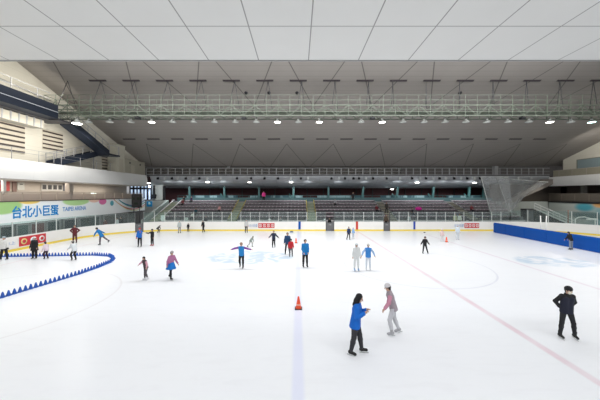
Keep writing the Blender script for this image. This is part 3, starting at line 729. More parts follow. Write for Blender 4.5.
mb = MB(); mb.box(-30, 46.2, EYE+3.1, 60, 46.5, 14); struct(mb.build('wall_back', mat('dark_upper_back', (0.13, 0.12, 0.11))), 'dark wall behind the far walkway')
mb = MB(); mb.box(-27, 43.7, EYE+3.0, XB1, 46.2, EYE+3.12); struct(mb.build('floor', M_dark), 'far walkway floor')
r = empty('walkway_railing', (0, YB+0.02, EYE+3.12)); tag(r, 'long grey railing of the far walkway under the roof', 'railing')
X0 = -25.0
mb = MB()
for z_, t in ((1.15, 0.09), (0.1, 0.07)): mb.bar((X0, 0, z_), (XB1, 0, z_), t)
mb.build('handrail', M_grey, r)
mb = MB(); mb.bar((X0, 0, 0.62), (XB1, 0, 0.62), 0.04); mb.build('mid_rail', M_grey, r)
k = 0; x_ = X0
while x_ <= XB1: mb = MB(); mb.bar((x_, 0, 0), (x_, 0, 1.15), 0.11 if k % 3 else 0.14); mb.build('post', M_grey, r); x_ += 1.19; k += 1
mesh_m = glass('fine_mesh_panel', (0.42, 0.40, 0.37), 0.7, 0.6)
mb = MB(); mb.box(X0, 0.02, 0.1, 17, 0.03, 1.12); mb.build('mesh_infill', mesh_m, r)
mb = MB(); mb.box(-0.3, -0.3, 0, 0.3, 0.3, 1.7); mb.lathe([(0.32, 1.7), (0.2, 1.85), (0.05, 1.9)], n=12); tag(mb.build('vent_stub', M_grey, None, ((497-298)*YB/F, YB+0.4, EYE+3.12)), 'grey stub box on the far walkway near the net', 'vent')
mb = MB(); mb.box(-0.2, -0.2, 0, 0.2, 0.2, 1.8); mb.lathe([(0.22, 1.8), (0.1, 1.95), (0.03, 1.97)], n=12); tag(mb.build('vent_stub', M_grey, None, ((228-298)*YB/F, YB+0.4, EYE+3.12)), 'slim grey stub box on the far walkway left of the middle', 'vent')
# spotlights under the walkway edge
mb = MB(); mb.lathe([(0.16, 0.0), (0.2, -0.12), (0.2, -0.32), (0.14, -0.36)], n=12); mb.bar((0, 0, 0), (0, 0.37, 0.12), 0.06); s0_ = mb.build('soffit_spotlight', M_black)
pxs = [158, 172, 186, 199.5, 237, 251, 264.5, 278, 301, 331.5, 345, 353.5, 359, 373, 386.5, 412, 426, 439.5, 454, 467, 480]
for i, px in enumerate(pxs):
    o = s0_ if i == 0 else s0_.copy()
    if i: COL.objects.link(o)
    o.location = ((px-298)*43.4/F, 43.35, EYE+2.72); o.scale = (1, 1, 1)
    tag(o, 'small black spotlight under the edge of the far walkway, '+nth(i)+' from the left', 'spotlight', 'black spotlights under the far walkway')
mb = MB(); mb.cbox((0, 0, -0.15), (0.32, 0.25, 0.3)); mb.bar((0, 0, -0.02), (0, 0.32, 0.1), 0.06); mb.lathe([(0.1, -0.3), (0.17, -0.42), (0.15, -0.44)], n=12); s1_ = mb.build('soffit_floodlight', M_steel)
for i, px in enumerate([165, 178, 193, 207, 221, 291, 308, 339, 366, 400, 420, 433, 446, 461, 474, 504, 518, 531]):
    o = s1_ if i == 0 else s1_.copy()
    if i: COL.objects.link(o)
    o.location = ((px-298)*43.4/F, 43.4, EYE+2.75); tag(o, 'pale small floodlight under the edge of the far walkway, '+nth(i)+' from the left', 'floodlight', 'pale floodlights under the far walkway')
    if px < 480: spot((px-298)*43.4/F, 43.35, EYE+2.25, 300, 140, color=(0.92, 0.97, 1), rot=(R(25), 0, 0), r=0.06)
# lit downlights
for px, py, lab in ((148.5, 183, 'at the left corner by the glazing'), (207.5, 182, 'leftmost over the stand'), (249.5, 182, 'left of the middle'), (291, 182, 'just left of the middle aisle'), (417, 182.5, 'right of the third aisle'), (474.5, 182.5, 'near the net'), (392, 189, 'small, low beside a teal strut')):
    d = 44.3 if py < 186 else 47.2; p = at(px, py, d)
    r = empty('downlight', p); tag(r, 'bright round downlight below the soffit, '+lab, 'downlight', 'bright downlights below the soffit')
    mb = MB(); mb.lathe([(0.06, 0.14), (0.28, 0.10), (0.36, -0.02)], n=16); mb.build('housing', M_steel, r)
    mb = MB(); mb.lathe([(0.33, -0.02), (0.26, -0.09), (0.1, -0.12)], n=16); mb.build('lens', M_lamp_on, r)
    mb = MB(); mb.tube([(0, 0, 0.12), (0, 0.0, 0.55 if px > 150 else 1.3)], 0.03, 6); mb.build('stem', M_dark, r)
    spot(p.x, p.y, p.z-0.2, 260, 150, color=(0.95, 0.98, 1), r=0.08)

# ------------------------------------------------------------------ seating stand
mb = MB(); NR = 6; D0 = 38.2; RUN = 1.15; Z0 = 1.2; RISE = 0.42
pr = [(36.0, -0.1), (36.0, 0.25), (D0-0.5, 0.25)]
for i in range(NR): pr += [(D0-0.5+RUN*i, Z0-0.15+RISE*i), (D0-0.5+RUN*(i+1), Z0-0.15+RISE*i)]
ztop = Z0-0.15+RISE*NR
pr += [(D0-0.5+RUN*NR, ztop), (50.5, ztop), (50.5, -0.1)]
mb.extrude(pr, 'x', -21.2, 33.0); struct(mb.build('floor', mat('dark_stand_concrete', (0.22, 0.22, 0.225), 0.8, vary=0.15)), 'stepped concrete terrace of the stand')
aisle = [-20.2, -9.35, 2.0, 13.4, 25.0, 33.0]
blocks = ['far left block', 'block left of the middle aisle', 'block right of the middle aisle', 'block left of the net', 'block behind the net']
seat_me = None
def seat_mesh():
    mb = MB(); mb.extrude([(-0.20, 0.42), (0.20, 0.40), (0.22, 0.44), (0.19, 0.47), (-0.16, 0.46), (-0.20, 0.56), (-0.24, 0.56)][::-1], 'x', -0.23, 0.23)
    return mb
sb = seat_mesh()
# seat geometry is turned so that the backs stand away from the ice
for v_i, v_ in enumerate(sb.v): sb.v[v_i] = (v_[0], -v_[1], v_[2])
seat0 = None
for b in range(5):
    xa_ = aisle[b]+0.75; xb_ = aisle[b+1]-0.75
    for i in range(NR):
        y_ = D0+RUN*i+0.1; z_ = Z0-0.15+RISE*i
        r = empty('seat_row', ((xa_+xb_)/2, y_, z_)); tag(r, '%s row up of dark plum fixed seats, %s' % (ordinal(i), blocks[b]), 'seat row', 'rows of fixed seats in the stand')
        L = xb_-xa_; mb = MB(); mb.bar((-L/2, 0, 0.38), (L/2, 0, 0.38), 0.07)
        for q in range(5): mb.bar((-L/2+0.3+(L-0.6)*q/4, 0, 0), (-L/2+0.3+(L-0.6)*q/4, 0, 0.38), 0.06)
        mb.build('beam', M_dark, r)
        mb = MB(); mb.bar((-L/2, 0.30, 0.56), (L/2, 0.30, 0.56), 0.06, 0.10); mb.build('back_rail', M_nose, r)
        ns = int(L/0.56)
        for q in range(ns):
            if seat0 is None: s_ = sb.build('seat', M_seat, r); seat0 = s_
            else: s_ = seat0.copy(); COL.objects.link(s_); s_.parent = r
            s_.location = (-L/2+L*(q+0.5)/ns, 0, 0)
        # pale edge of the step in front of the row
        mb = MB(); mb.box(xa_-(xa_+xb_)/2, -0.62, -0.13, xb_-(xa_+xb_)/2, -0.58, 0.015); mb.box(xa_-(xa_+xb_)/2, -0.62, 0.0, xb_-(xa_+xb_)/2, -0.5, 0.02)
        e = mb.build('trim_%d' % (10+b*6+i), M_nose, None, ((xa_+xb_)/2, y_, z_)); struct(e)
# aisle stairs
for k, (x_, lab) in enumerate(zip(aisle[:5], ('far left', 'left', 'middle', 'right of the middle', 'beside the net'))):
    r = empty('aisle_steps', (x_, 0, 0)); tag(r, ('pale greenish' if k < 3 else 'dull brown')+' aisle steps through the stand, '+lab, 'steps', 'aisle steps through the stand')
    mb = MB(); wd = 0.62
    for i in range(NR*2):
        z_ = Z0-0.15-RISE+RISE*0.5*(i+1); y_ = D0-0.5-RUN*0.5+RUN*0.5*i
        mb.box(-wd, y_, max(z_-0.35, 0.26), wd, y_+RUN*0.5+0.02, z_+0.02+0.21)
    mb.build('flight', mat('pale_green_concrete', (0.24, 0.28, 0.22), 0.8, vary=0.2) if k < 3 else mat('dull_brown_concrete', (0.15, 0.13, 0.125), 0.8, vary=0.25), r)
    mb = MB()
    for i in range(NR*2):
        z_ = Z0-0.15-RISE+RISE*0.5*(i+1)+0.23; y_ = D0-0.5-RUN*0.5+RUN*0.5*i; mb.box(-wd, y_-0.012, z_-0.06, wd, y_+0.06, z_+0.01)
    mb.build('step_edge', mat('step_edge_paint', (0.42, 0.42, 0.3)), r)
    mb = MB()
    for s_ in (-1, 1):
        mb.bar((s_*wd, D0-0.5, Z0+0.05), (s_*wd, D0+RUN*NR-0.5, ztop+0.25), 0.10, 0.06)
    mb.build('side_stripe', mat('dull_yellow_paint', (0.36, 0.28, 0.05)) if k in (1, 2) else (M_nose if k == 0 else M_conc), r)
# concourse behind the top row: teal parapet, bars, struts
r = empty('concourse_barrier', (0, 45.0, ztop)); tag(r, 'teal barrier along the top of the seating stand', 'barrier')
mb = MB(); mb.box(-20.5, 0, 0, 33, 0.12, 0.62); mb.build('panel', M_tealwall, r)
mb = MB(); mb.bar((-20.5, 0.0, 0.95), (33, 0.0, 0.95), 0.05)
for k in range(36): mb.bar((-20.4+1.5*k, 0.05, 0.5), (-20.4+1.5*k, 0.05, 0.95), 0.05)
mb.build('rail', M_teal, r)
n = N('pale_blue_counter_front'); cc = n.mix(n.ramp(n.noise(0.8, 2, n.scaled(1, 0.1, 0.1)), 0.45, 0.55), (0.03, 0.07, 0.09), (0.22, 0.32, 0.34))
m_ct = n.done(cc, 0.6)
for i, (xa_, xb_) in enumerate(((-19.5, -10.6), (-8.4, 0.8), (3.4, 11.6), (14.6, 23.8), (26.2, 32))):
    mb = MB(); mb.box(xa_, 46.4, ztop, xb_, 46.9, ztop+0.95); mb.box(xa_-0.05, 46.3, ztop+0.95, xb_+0.05, 47.0, ztop+1.0)
    tag(mb.build('counter', m_ct), 'pale teal counter behind the top row, '+['far left', 'left of the middle aisle', 'right of the middle aisle', 'left of the net', 'behind the net'][i], 'counter', 'counters on the concourse')
for k, px in enumerate((189, 224, 259, 293.5, 328.5, 363.5, 398, 434, 470, 505)):
    lean = 0.0 if 250 < px < 340 else (0.9 if px > 340 else -0.5); p = at(px, 200, 46.0)
    r = empty('teal_strut', (min(p.x, 32.4)-lean*0.3, 46.0, ztop)); tag(r, 'teal steel strut behind the top row, %s from the left' % ordinal(k), 'strut', 'teal struts behind the top row')
    mb = MB(); mb.bar((0, 0, 0), (lean*0.35, 0.25, EYE+1.28-ztop), 0.32, 0.3); mb.build('post', M_teal, r)
    mb = MB(); mb.box(-0.3, -0.3, 0, 0.3, 0.3, 0.1); mb.build('foot_plate', M_teal, r)
    if k in (6, 7, 8, 3, 1):
        mb = MB(); mb.bar((0, 0, 0.2), (-0.75, 0, 1.3), 0.16); mb.build('brace', M_teal, r)
# dark upper openings: framed back wall is maroon with thin mullions
mb = MB()
for k in range(18): mb.box(-20+3.1*k, 50.3, ztop, -19.85+3.1*k, 50.5, EYE+1.2)
struct(mb.build('trim_7', M_black))
# left entry stair wall (white sloped) beside the stand
mb = MB(); mb.extrude([(36.6, 0), (43.7, 2.7), (43.7, 3.8), (36.6, 1.2)], 'x', -21.7, -21.3); tag(mb.build('sloping_parapet', mat('grey_green_parapet', (0.30, 0.35, 0.33))), 'pale sloping parapet at the left end of the stand', 'parapet')

# ------------------------------------------------------------------ right side
fascia('trim_8', 41.4, -1, 20, 43.7, EYE+1.26, EYE+2.77)
mb = MB(); mb.box(41.45, 20, EYE+1.26, 50, 43.7, EYE+1.5); struct(mb.build('floor', M_brown), 'underside slab of the right gallery')
mb = MB(); mb.box(41.7, 20, EYE+2.5, 50, 43.7, EYE+2.7); struct(mb.build('floor', M_conc), 'upper gallery floor on the right')
d0, d1 = 41.8*F/(606-298), 41.8*F/(577.5-298)
r = empty('window_2', (WR-0.02, d0, EYE+3.75)); struct(r)
mb = MB(); mb.box(-0.04, 0, 0, 0, d1-d0, 1.35); mb.build('pane', mat('blue_grey_pane', (0.22, 0.28, 0.29), 0.25), r)
mb = MB()
for z_ in (0, 1.35): mb.bar((-0.05, 0, z_), (-0.05, d1-d0, z_), 0.08)
for y_ in (0, d1-d0): mb.bar((-0.05, y_, 0), (-0.05, y_, 1.35), 0.08)
mb.build('window_frame', mat('olive_frame', (0.2, 0.2, 0.15)), r)
r = empty('gallery_railing', (41.2, 20, EYE+2.75)); tag(r, 'low olive panel railing on the right gallery', 'railing')
mb = MB(); mb.box(0.2, 0, 0, 0.26, 23, 0.95); mb.build('panel', mat('olive_panel', (0.30, 0.28, 0.21)), r)
mb = MB(); mb.box(0.17, 0, 0.95, 0.29, 23, 1.02)
for k in range(12): mb.box(0.17, 2*k, 0, 0.2, 2*k+0.06, 0.97)
mb.build('handrail', M_beige, r)
# lower right gallery: dark back, brown parapet, printed wall
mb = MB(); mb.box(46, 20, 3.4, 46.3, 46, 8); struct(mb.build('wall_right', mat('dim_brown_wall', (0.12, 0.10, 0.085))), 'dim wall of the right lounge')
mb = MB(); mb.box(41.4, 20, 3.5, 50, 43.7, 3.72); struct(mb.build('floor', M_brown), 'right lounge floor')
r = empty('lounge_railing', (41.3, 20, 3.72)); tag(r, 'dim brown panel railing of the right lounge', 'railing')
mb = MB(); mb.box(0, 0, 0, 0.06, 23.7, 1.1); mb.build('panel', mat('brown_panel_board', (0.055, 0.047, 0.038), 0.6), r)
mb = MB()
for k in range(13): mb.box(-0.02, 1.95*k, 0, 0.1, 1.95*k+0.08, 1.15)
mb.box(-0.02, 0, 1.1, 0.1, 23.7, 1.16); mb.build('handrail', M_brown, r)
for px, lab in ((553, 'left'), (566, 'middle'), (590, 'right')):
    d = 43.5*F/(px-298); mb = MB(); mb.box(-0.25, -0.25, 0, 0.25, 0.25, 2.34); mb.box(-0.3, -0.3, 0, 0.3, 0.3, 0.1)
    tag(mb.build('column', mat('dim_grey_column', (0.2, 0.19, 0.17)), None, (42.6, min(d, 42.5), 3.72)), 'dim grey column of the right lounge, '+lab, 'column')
n = N('printed_side_wall')
base = n.mix(n.ramp(n.y, 34.5, 38.5), (0.36, 0.40, 0.38), (0.08, 0.28, 0.34))
def sp2(col, cy, cz, ry, rz, c):
    a = n.m_('DIVIDE', n.m_('SUBTRACT', n.y, cy), ry); b = n.m_('DIVIDE', n.m_('SUBTRACT', n.z, cz), rz)
    d = n.m_('ADD', n.m_('MULTIPLY', a, a), n.m_('MULTIPLY', b, b)); return n.mix(n.m_('MULTIPLY', n.ramp(d, 0.2, 1.8), 0.9), col, c)
col = sp2(base, 36.2, 3.3, 1.0, 0.4, (0.55, 0.28, 0.08)); col = sp2(col, 38.3, 2.9, 1.2, 0.6, (0.02, 0.25, 0.33)); col = sp2(col, 37.8, 1.7, 2.4, 0.5, (0.07, 0.12, 0.13))
m_pw = n.done(col, 0.6)
mb = MB(); mb.box(41.35, 20, -0.1, 41.6, 43.7, 3.5); tag(mb.build('printed_wall', m_pw), 'pale green and teal printed wall below the right lounge', 'wall panel')
mb = MB(); mb.box(41.28, 20, 3.45, 41.62, 43.7, 3.62); struct(mb.build('trim_9', M_black))
mb = MB(); mb.box(33, 43.9, -0.1, 41.6, 44.2, 3.55); struct(mb.build('wall_back', mat('pale_end_wall', (0.34, 0.37, 0.35))), 'pale wall at the far right corner')
# white stairs against the end wall
r = empty('white_stairs', (33.5, 37.6, 0)); tag(r, 'stair with white sloping rails at the far right behind the glass', 'stairs')
mb = MB(); mb.extrude([(0, 0), (5.3, 0), (5.3, 0.3), (0, 2.6)], 'y', 0.0, 0.08); mb.build('side_panel', mat('dark_stair_side', (0.02, 0.022, 0.022)), r)
for s_ in range(3):
    mb = MB(); mb.bar((0, -0.05, 2.75+0.38*s_), (5.6, -0.05, 0.30+0.38*s_), 0.05, 0.12); mb.build('rail', M_post, r)
mb = MB()
for k in range(7): mb.bar((0.9*k, -0.05, 2.6-0.40*k), (0.9*k, -0.05, 3.5-0.40*k), 0.05)
mb.build('baluster', M_post, r)
mb = MB()
for k in range(13): mb.box(5.3-0.41*(k+1), 0.1, 0, 5.3-0.41*k, 1.2, 0.2*(k+1))
mb.build('steps', M_conc, r)
# concrete flank that carries the gallery behind the net
mb = MB(); a = at(506, 203.5, 42.5); b = at(548, 184, 42.5)
mb.extrude([(33.2, 3.2), (34.4, 3.3), (41.3, EYE+1.6), (41.3, EYE+2.4), (39.8, EYE+2.4)], 'y', 42.9, 43.5); tag(mb.build('raking_beam', mat('warm_grey_concrete', (0.22, 0.20, 0.18), 0.8)), 'raking concrete beam rising behind the net at right', 'beam')
mb = MB(); mb.box(33.0, 45.5, -0.1, 50, 45.8, EYE+3.0); struct(mb.build('wall_back', M_brown), 'dim brown wall behind the raking beam')
mb = MB(); mb.box(-0.1, 0, 0, 1.6, 0.3, 1.3); mb.box(0.05, -0.03, 0.1, 1.45, 0.0, 1.2); tag(mb.build('black_cabinet', M_black, None, (33.6, 39.6, 1.3)), 'black box under the raking beam behind the glass', 'cabinet')
mb = MB(); mb.box(0, 0, 0, 1.5, 0.3, 1.3); mb.build('stand', M_dark, bpy.data.objects['black_cabinet'], (0, 0, -1.3))
# hanging net
n = N('white_net_mesh'); nt = n.nt; nt.nodes.remove(n.b)
o_ = [x for x in nt.nodes if x.type == 'OUTPUT_MATERIAL'][0]; mx = nt.nodes.new('ShaderNodeMixShader'); t_ = nt.nodes.new('ShaderNodeBsdfTransparent'); d_ = nt.nodes.new('ShaderNodeBsdfDiffuse')
d_.inputs[0].default_value = (0.62, 0.64, 0.64, 1)
dens = n.m_('ADD', n.m_('MULTIPLY', n.noise(0.7, 3, n.scaled(1.5, 1, 0.25)), 0.32), 0.06)
nt.links.new(dens, mx.inputs[0]); nt.links.new(t_.outputs[0], mx.inputs[1]); nt.links.new(d_.outputs[0], mx.inputs[2]); nt.links.new(mx.outputs[0], o_.inputs[0])
def net(corners, d, label):
    r = empty('safety_net', (corners[0][0], d, 0)); tag(r, label, 'net', 'hanging nets at the right')
    nx, nz = 26, 8; vs = []; fs = []
    P = [Vector((c[0]-corners[0][0], 0, c[1])) for c in corners]
    for j in range(nz+1):
        for i in range(nx+1):
            u_, v_ = i/nx, j/nz; p = P[0].lerp(P[1], u_).lerp(P[3].lerp(P[2], u_), v_); vs.append(p+Vector((0, 0.22*math.sin(u_*22)*(0.4+v_), 0)))
    for j in range(nz):
        for i in range(nx): a = j*(nx+1)+i; fs.append((a, a+1, a+nx+2, a+nx+1))
    mb = MB(); mb.add(vs, fs, 0, True); o = mb.build('mesh_sheet', n.m, r, fix=False)
    md = o.modifiers.new('thickness', 'SOLIDIFY'); md.thickness = 0.01
    mb = MB(); mb.tube([P[3], P[0]], 0.05, 8); mb.build('edge_rope', M_post, r)
    mb = MB(); mb.tube([P[3], P[2]], 0.04, 8); mb.build('edge_rope', M_post, r)
    mb = MB(); mb.tube([P[0], P[1]], 0.05, 8); mb.build('top_wire', M_post, r)
def xz(px, py, d): p = at(px, py, d); return (p.x, p.z)
net([xz(481, 177, 37.5), xz(509, 177, 37.5), xz(513, 215, 37.5), xz(491, 214.5, 37.5)], 37.5, 'tall pale net hanging in front of the last seat block')
net([xz(497, 178, 39), xz(548, 182, 39), xz(520, 199, 39), xz(510, 214, 39)], 39, 'wide pale net spread towards the right gallery')
# white bench shape and orange post behind the right boards
mb = MB(); p0 = ground(571, 236); mb.tube([(0, 0, 0.0), (0, 0, 2.6)], 0.05, 8); mb.box(-0.12, -0.12, 0, 0.12, 0.12, 0.05)
tag(mb.build('slim_post', mat('rust_post', (0.30, 0.12, 0.08)), None, (37.0, 36.3, 0)), 'slim rusty post behind the right corner glass', 'post')
r = empty('goal_frame', (37.4, 34.6, 0.0)); tag(r, 'white curved frame leaning behind the right corner glass', 'goal frame')
mb = MB(); mb.tube([(-1.2, 0, 1.5), (-0.8, 0, 1.75), (0, 0, 1.8), (0.8, 0, 1.6), (1.4, 0, 1.45)], 0.06, 8)
for x_ in (-1.2, 1.4): mb.tube([(x_, 0, 0), (x_, 0, 1.48)], 0.06, 8)
mb.build('frame', M_white, r)
mb = MB(); mb.cbox((1.0, 0, 1.5), (1.2, 0.3, 0.2)); mb.build('padding', M_white, r)

# ------------------------------------------------------------------ cones
def cone_thing(px, py, s, label, name='traffic_cone'):
    p = ground(px, py); r = empty(name, p); tag(r, label, 'cone', 'orange traffic cones'); r.scale = (s,)*3
    mb = MB(); mb.box(-0.15, -0.15, 0, 0.15, 0.15, 0.02); mb.build('base', M_black, r)
    mb = MB(); mb.lathe([(0.13, 0.02), (0.115, 0.06), (0.035, 0.5), (0.02, 0.51)], n=20); c = mb.build('body', M_orange, r)
    mb = MB(); mb.lathe([(0.096, 0.16), (0.072, 0.26), (0.068, 0.26), (0.09, 0.16)], n=20); mb.lathe([(0.102, 0.15), (0.078, 0.25), (0.07, 0.25)], n=20); mb.build('pale_band', mat('worn_band', (0.9, 0.45, 0.35)), r)
cone_thing(298.5, 308.5, 1.0, 'orange traffic cone on the blue line in the foreground')
cone_thing(296.0, 243.0, 1.0, 'small distant orange cone beside the pair of skaters')
cone_thing(446.5, 242.0, 1.0, 'small distant orange cone on the right half of the ice')
# blue cone barrier
mb = MB(); mb.box(-0.10, -0.10, 0, 0.10, 0.10, 0.03); mb.lathe([(0.085, 0.03), (0.08, 0.05), (0.03, 0.24), (0.015, 0.26), (0.004, 0.265)], n=14); mb.lathe([(0.1, 0.028), (0.085, 0.045)], n=14)
bc = mb.build('barrier_cone', M_blue)
def walk(pts, step):
    out = []; acc = 0; prev = Vector(pts[0]); out.append(prev.copy())
    for q in pts[1:]:
        q = Vector(q)
        while (q-prev).length >= step-acc:
            dlt = (q-prev).normalized()*(step-acc); prev = prev+dlt; acc = 0; out.append(prev.copy())
        acc += (q-prev).length; prev = q
    return out
A_ = [(-14.3, 10.6), (-13.75, 12.1), (-13.45, 13.8), (-13.1, 15.8), (-13.05, 17.2), (-13.15, 18.6)]
B_ = [(-13.3, 18.9), (-13.7, 19.7), (-14.5, 20.4), (-16.0, 20.75), (-19.2, 20.5), (-23.0, 20.2)]
first = True
for pts_, st, lab, g_ in ((A_, 0.225, 'small blue cone in the near arm of the barrier', '- from its near end'), (B_, 0.225, 'small blue cone in the far arm of the barrier', '- from the bend')):
    for qi, p in enumerate(walk(pts_, st)):
        o = bc if first else bc.copy()
        if not first: COL.objects.link(o)
        first = False; o.location = (p[0], p[1], 0); tag(o, lab+', '+nth(qi)+g_[1:], 'cone', 'blue barrier cones on the ice')

# ------------------------------------------------------------------ people
def surface_nets(f, h, org):
    """smooth surface where the sampled field f changes sign; returns vertices and quads"""
    s = f < 0
    nx, ny, nz = f.shape
    cells = np.zeros((nx-1, ny-1, nz-1), bool)
    c = [s[i:nx-1+i, j:ny-1+j, k:nz-1+k] for i in (0, 1) for j in (0, 1) for k in (0, 1)]
    al = np.logical_and.reduce(c); an = np.logical_or.reduce(c); cells = an & ~al
    idx = -np.ones(cells.shape, int); ii = np.argwhere(cells); idx[cells] = np.arange(len(ii))
    acc = np.zeros((len(ii), 3)); cnt = np.zeros(len(ii))
    I = ii.T
    for ax in range(3):
        oth = [a for a in range(3) if a != ax]
        for u_ in (0, 1):
            for v_ in (0, 1):
                o0 = [0, 0, 0]; o0[oth[0]] = u_; o0[oth[1]] = v_; o1 = list(o0); o1[ax] = 1
                a = f[I[0]+o0[0], I[1]+o0[1], I[2]+o0[2]]; b = f[I[0]+o1[0], I[1]+o1[1], I[2]+o1[2]]
                ok = (a < 0) != (b < 0); t = np.where(ok, a/np.where(ok, a-b, 1), 0)
                p = np.tile(np.array(o0, float), (len(ii), 1)); p[:, ax] = t
                acc[ok] += p[ok]; cnt[ok] += 1
    V = (ii+acc/cnt[:, None])*h+org
    quads = []
    for ax in range(3):
        o1 = [(ax+1) % 3, (ax+2) % 3]
        sl0 = [slice(None)]*3; sl1 = [slice(None)]*3; sl0[ax] = slice(0, -1); sl1[ax] = slice(1, None)
        ch = s[tuple(sl0)] != s[tuple(sl1)]; e = np.argwhere(ch)
        e = e[(e[:, o1[0]] > 0) & (e[:, o1[1]] > 0) & (e[:, o1[0]] < f.shape[o1[0]]-1) & (e[:, o1[1]] < f.shape[o1[1]]-1)]
        if not len(e): continue
        q = []
        for du, dv in ((1, 1), (0, 1), (0, 0), (1, 0)):
            g_ = e.copy(); g_[:, o1[0]] -= du; g_[:, o1[1]] -= dv; q.append(idx[g_[:, 0], g_[:, 1], g_[:, 2]])
        q = np.array(q).T; inside = s[e[:, 0], e[:, 1], e[:, 2]]; q[~inside] = q[~inside][:, ::-1]; quads.append(q)
    return V, np.concatenate(quads)
def sdf_mesh(cones, h, k=0.03, cuts=(), inflate=0.0):
    P = np.array([c[0] for c in cones]+[c[1] for c in cones]); rm = max(max(c[2], c[3]) for c in cones)+inflate+2.5*h
    lo = P.min(0)-rm; hi = P.max(0)+rm; n_ = np.ceil((hi-lo)/h).astype(int)+1
    g_ = np.stack(np.meshgrid(*[lo[a]+h*np.arange(n_[a]) for a in range(3)], indexing='ij'), -1)
    f = None
    for a, b, ra, rb in cones:
        a = np.array(a); b = np.array(b); ba = b-a; L = max(ba.dot(ba), 1e-9)
        t = np.clip(((g_-a)@ba)/L, 0, 1); d = np.linalg.norm(g_-a-t[..., None]*ba, axis=-1)-(ra+(rb-ra)*t)-inflate
        if f is None: f = d
        else: hh = np.clip(0.5+0.5*(f-d)/k, 0, 1); f = f*(1-hh)+d*hh-k*hh*(1-hh)
    for p, nn in cuts: f = np.maximum(f, (g_-np.array(p))@np.array(nn))
    return surface_nets(f, h, lo)
def cloth(name, cones, h, m_, parent, k=0.03, cuts=(), inflate=0.0, extra=None, mats=None):
    V, Q = sdf_mesh(cones, h, k, cuts, inflate)
    mb = MB(); mb.v = [tuple(v) for v in V.tolist()]; mb.f = [tuple(q) for q in Q.tolist()]; mb.mi = [0]*len(mb.f); mb.sm = [True]*len(mb.f)
    if extra: extra(mb)
    return mb.build(name, mats or m_, parent, fix=False)
M_skin = mat('skin', (0.55, 0.34, 0.25), 0.55, vary=0.04)
M_eye = mat('eye_dark', (0.02, 0.015, 0.012), 0.3)
M_lip = mat('lips', (0.45, 0.18, 0.16), 0.5)
M_hair = mat('black_hair', (0.014, 0.011, 0.010), 0.5)
def cm(c, name=None):
    nm = 'cloth_%02x%02x%02x' % tuple(int(min(1, x)*255) for x in c); return mat(nm, c, 0.8, vary=0.12, scale=9)
def dirv(p, a, sgn):                                           # direction from pitch (forward) and spread (outward), hanging down at 0, 0
    p = R(p); a = R(a); return Vector((math.sin(p)*math.cos(a), sgn*math.sin(a), -math.cos(p)*math.cos(a)))
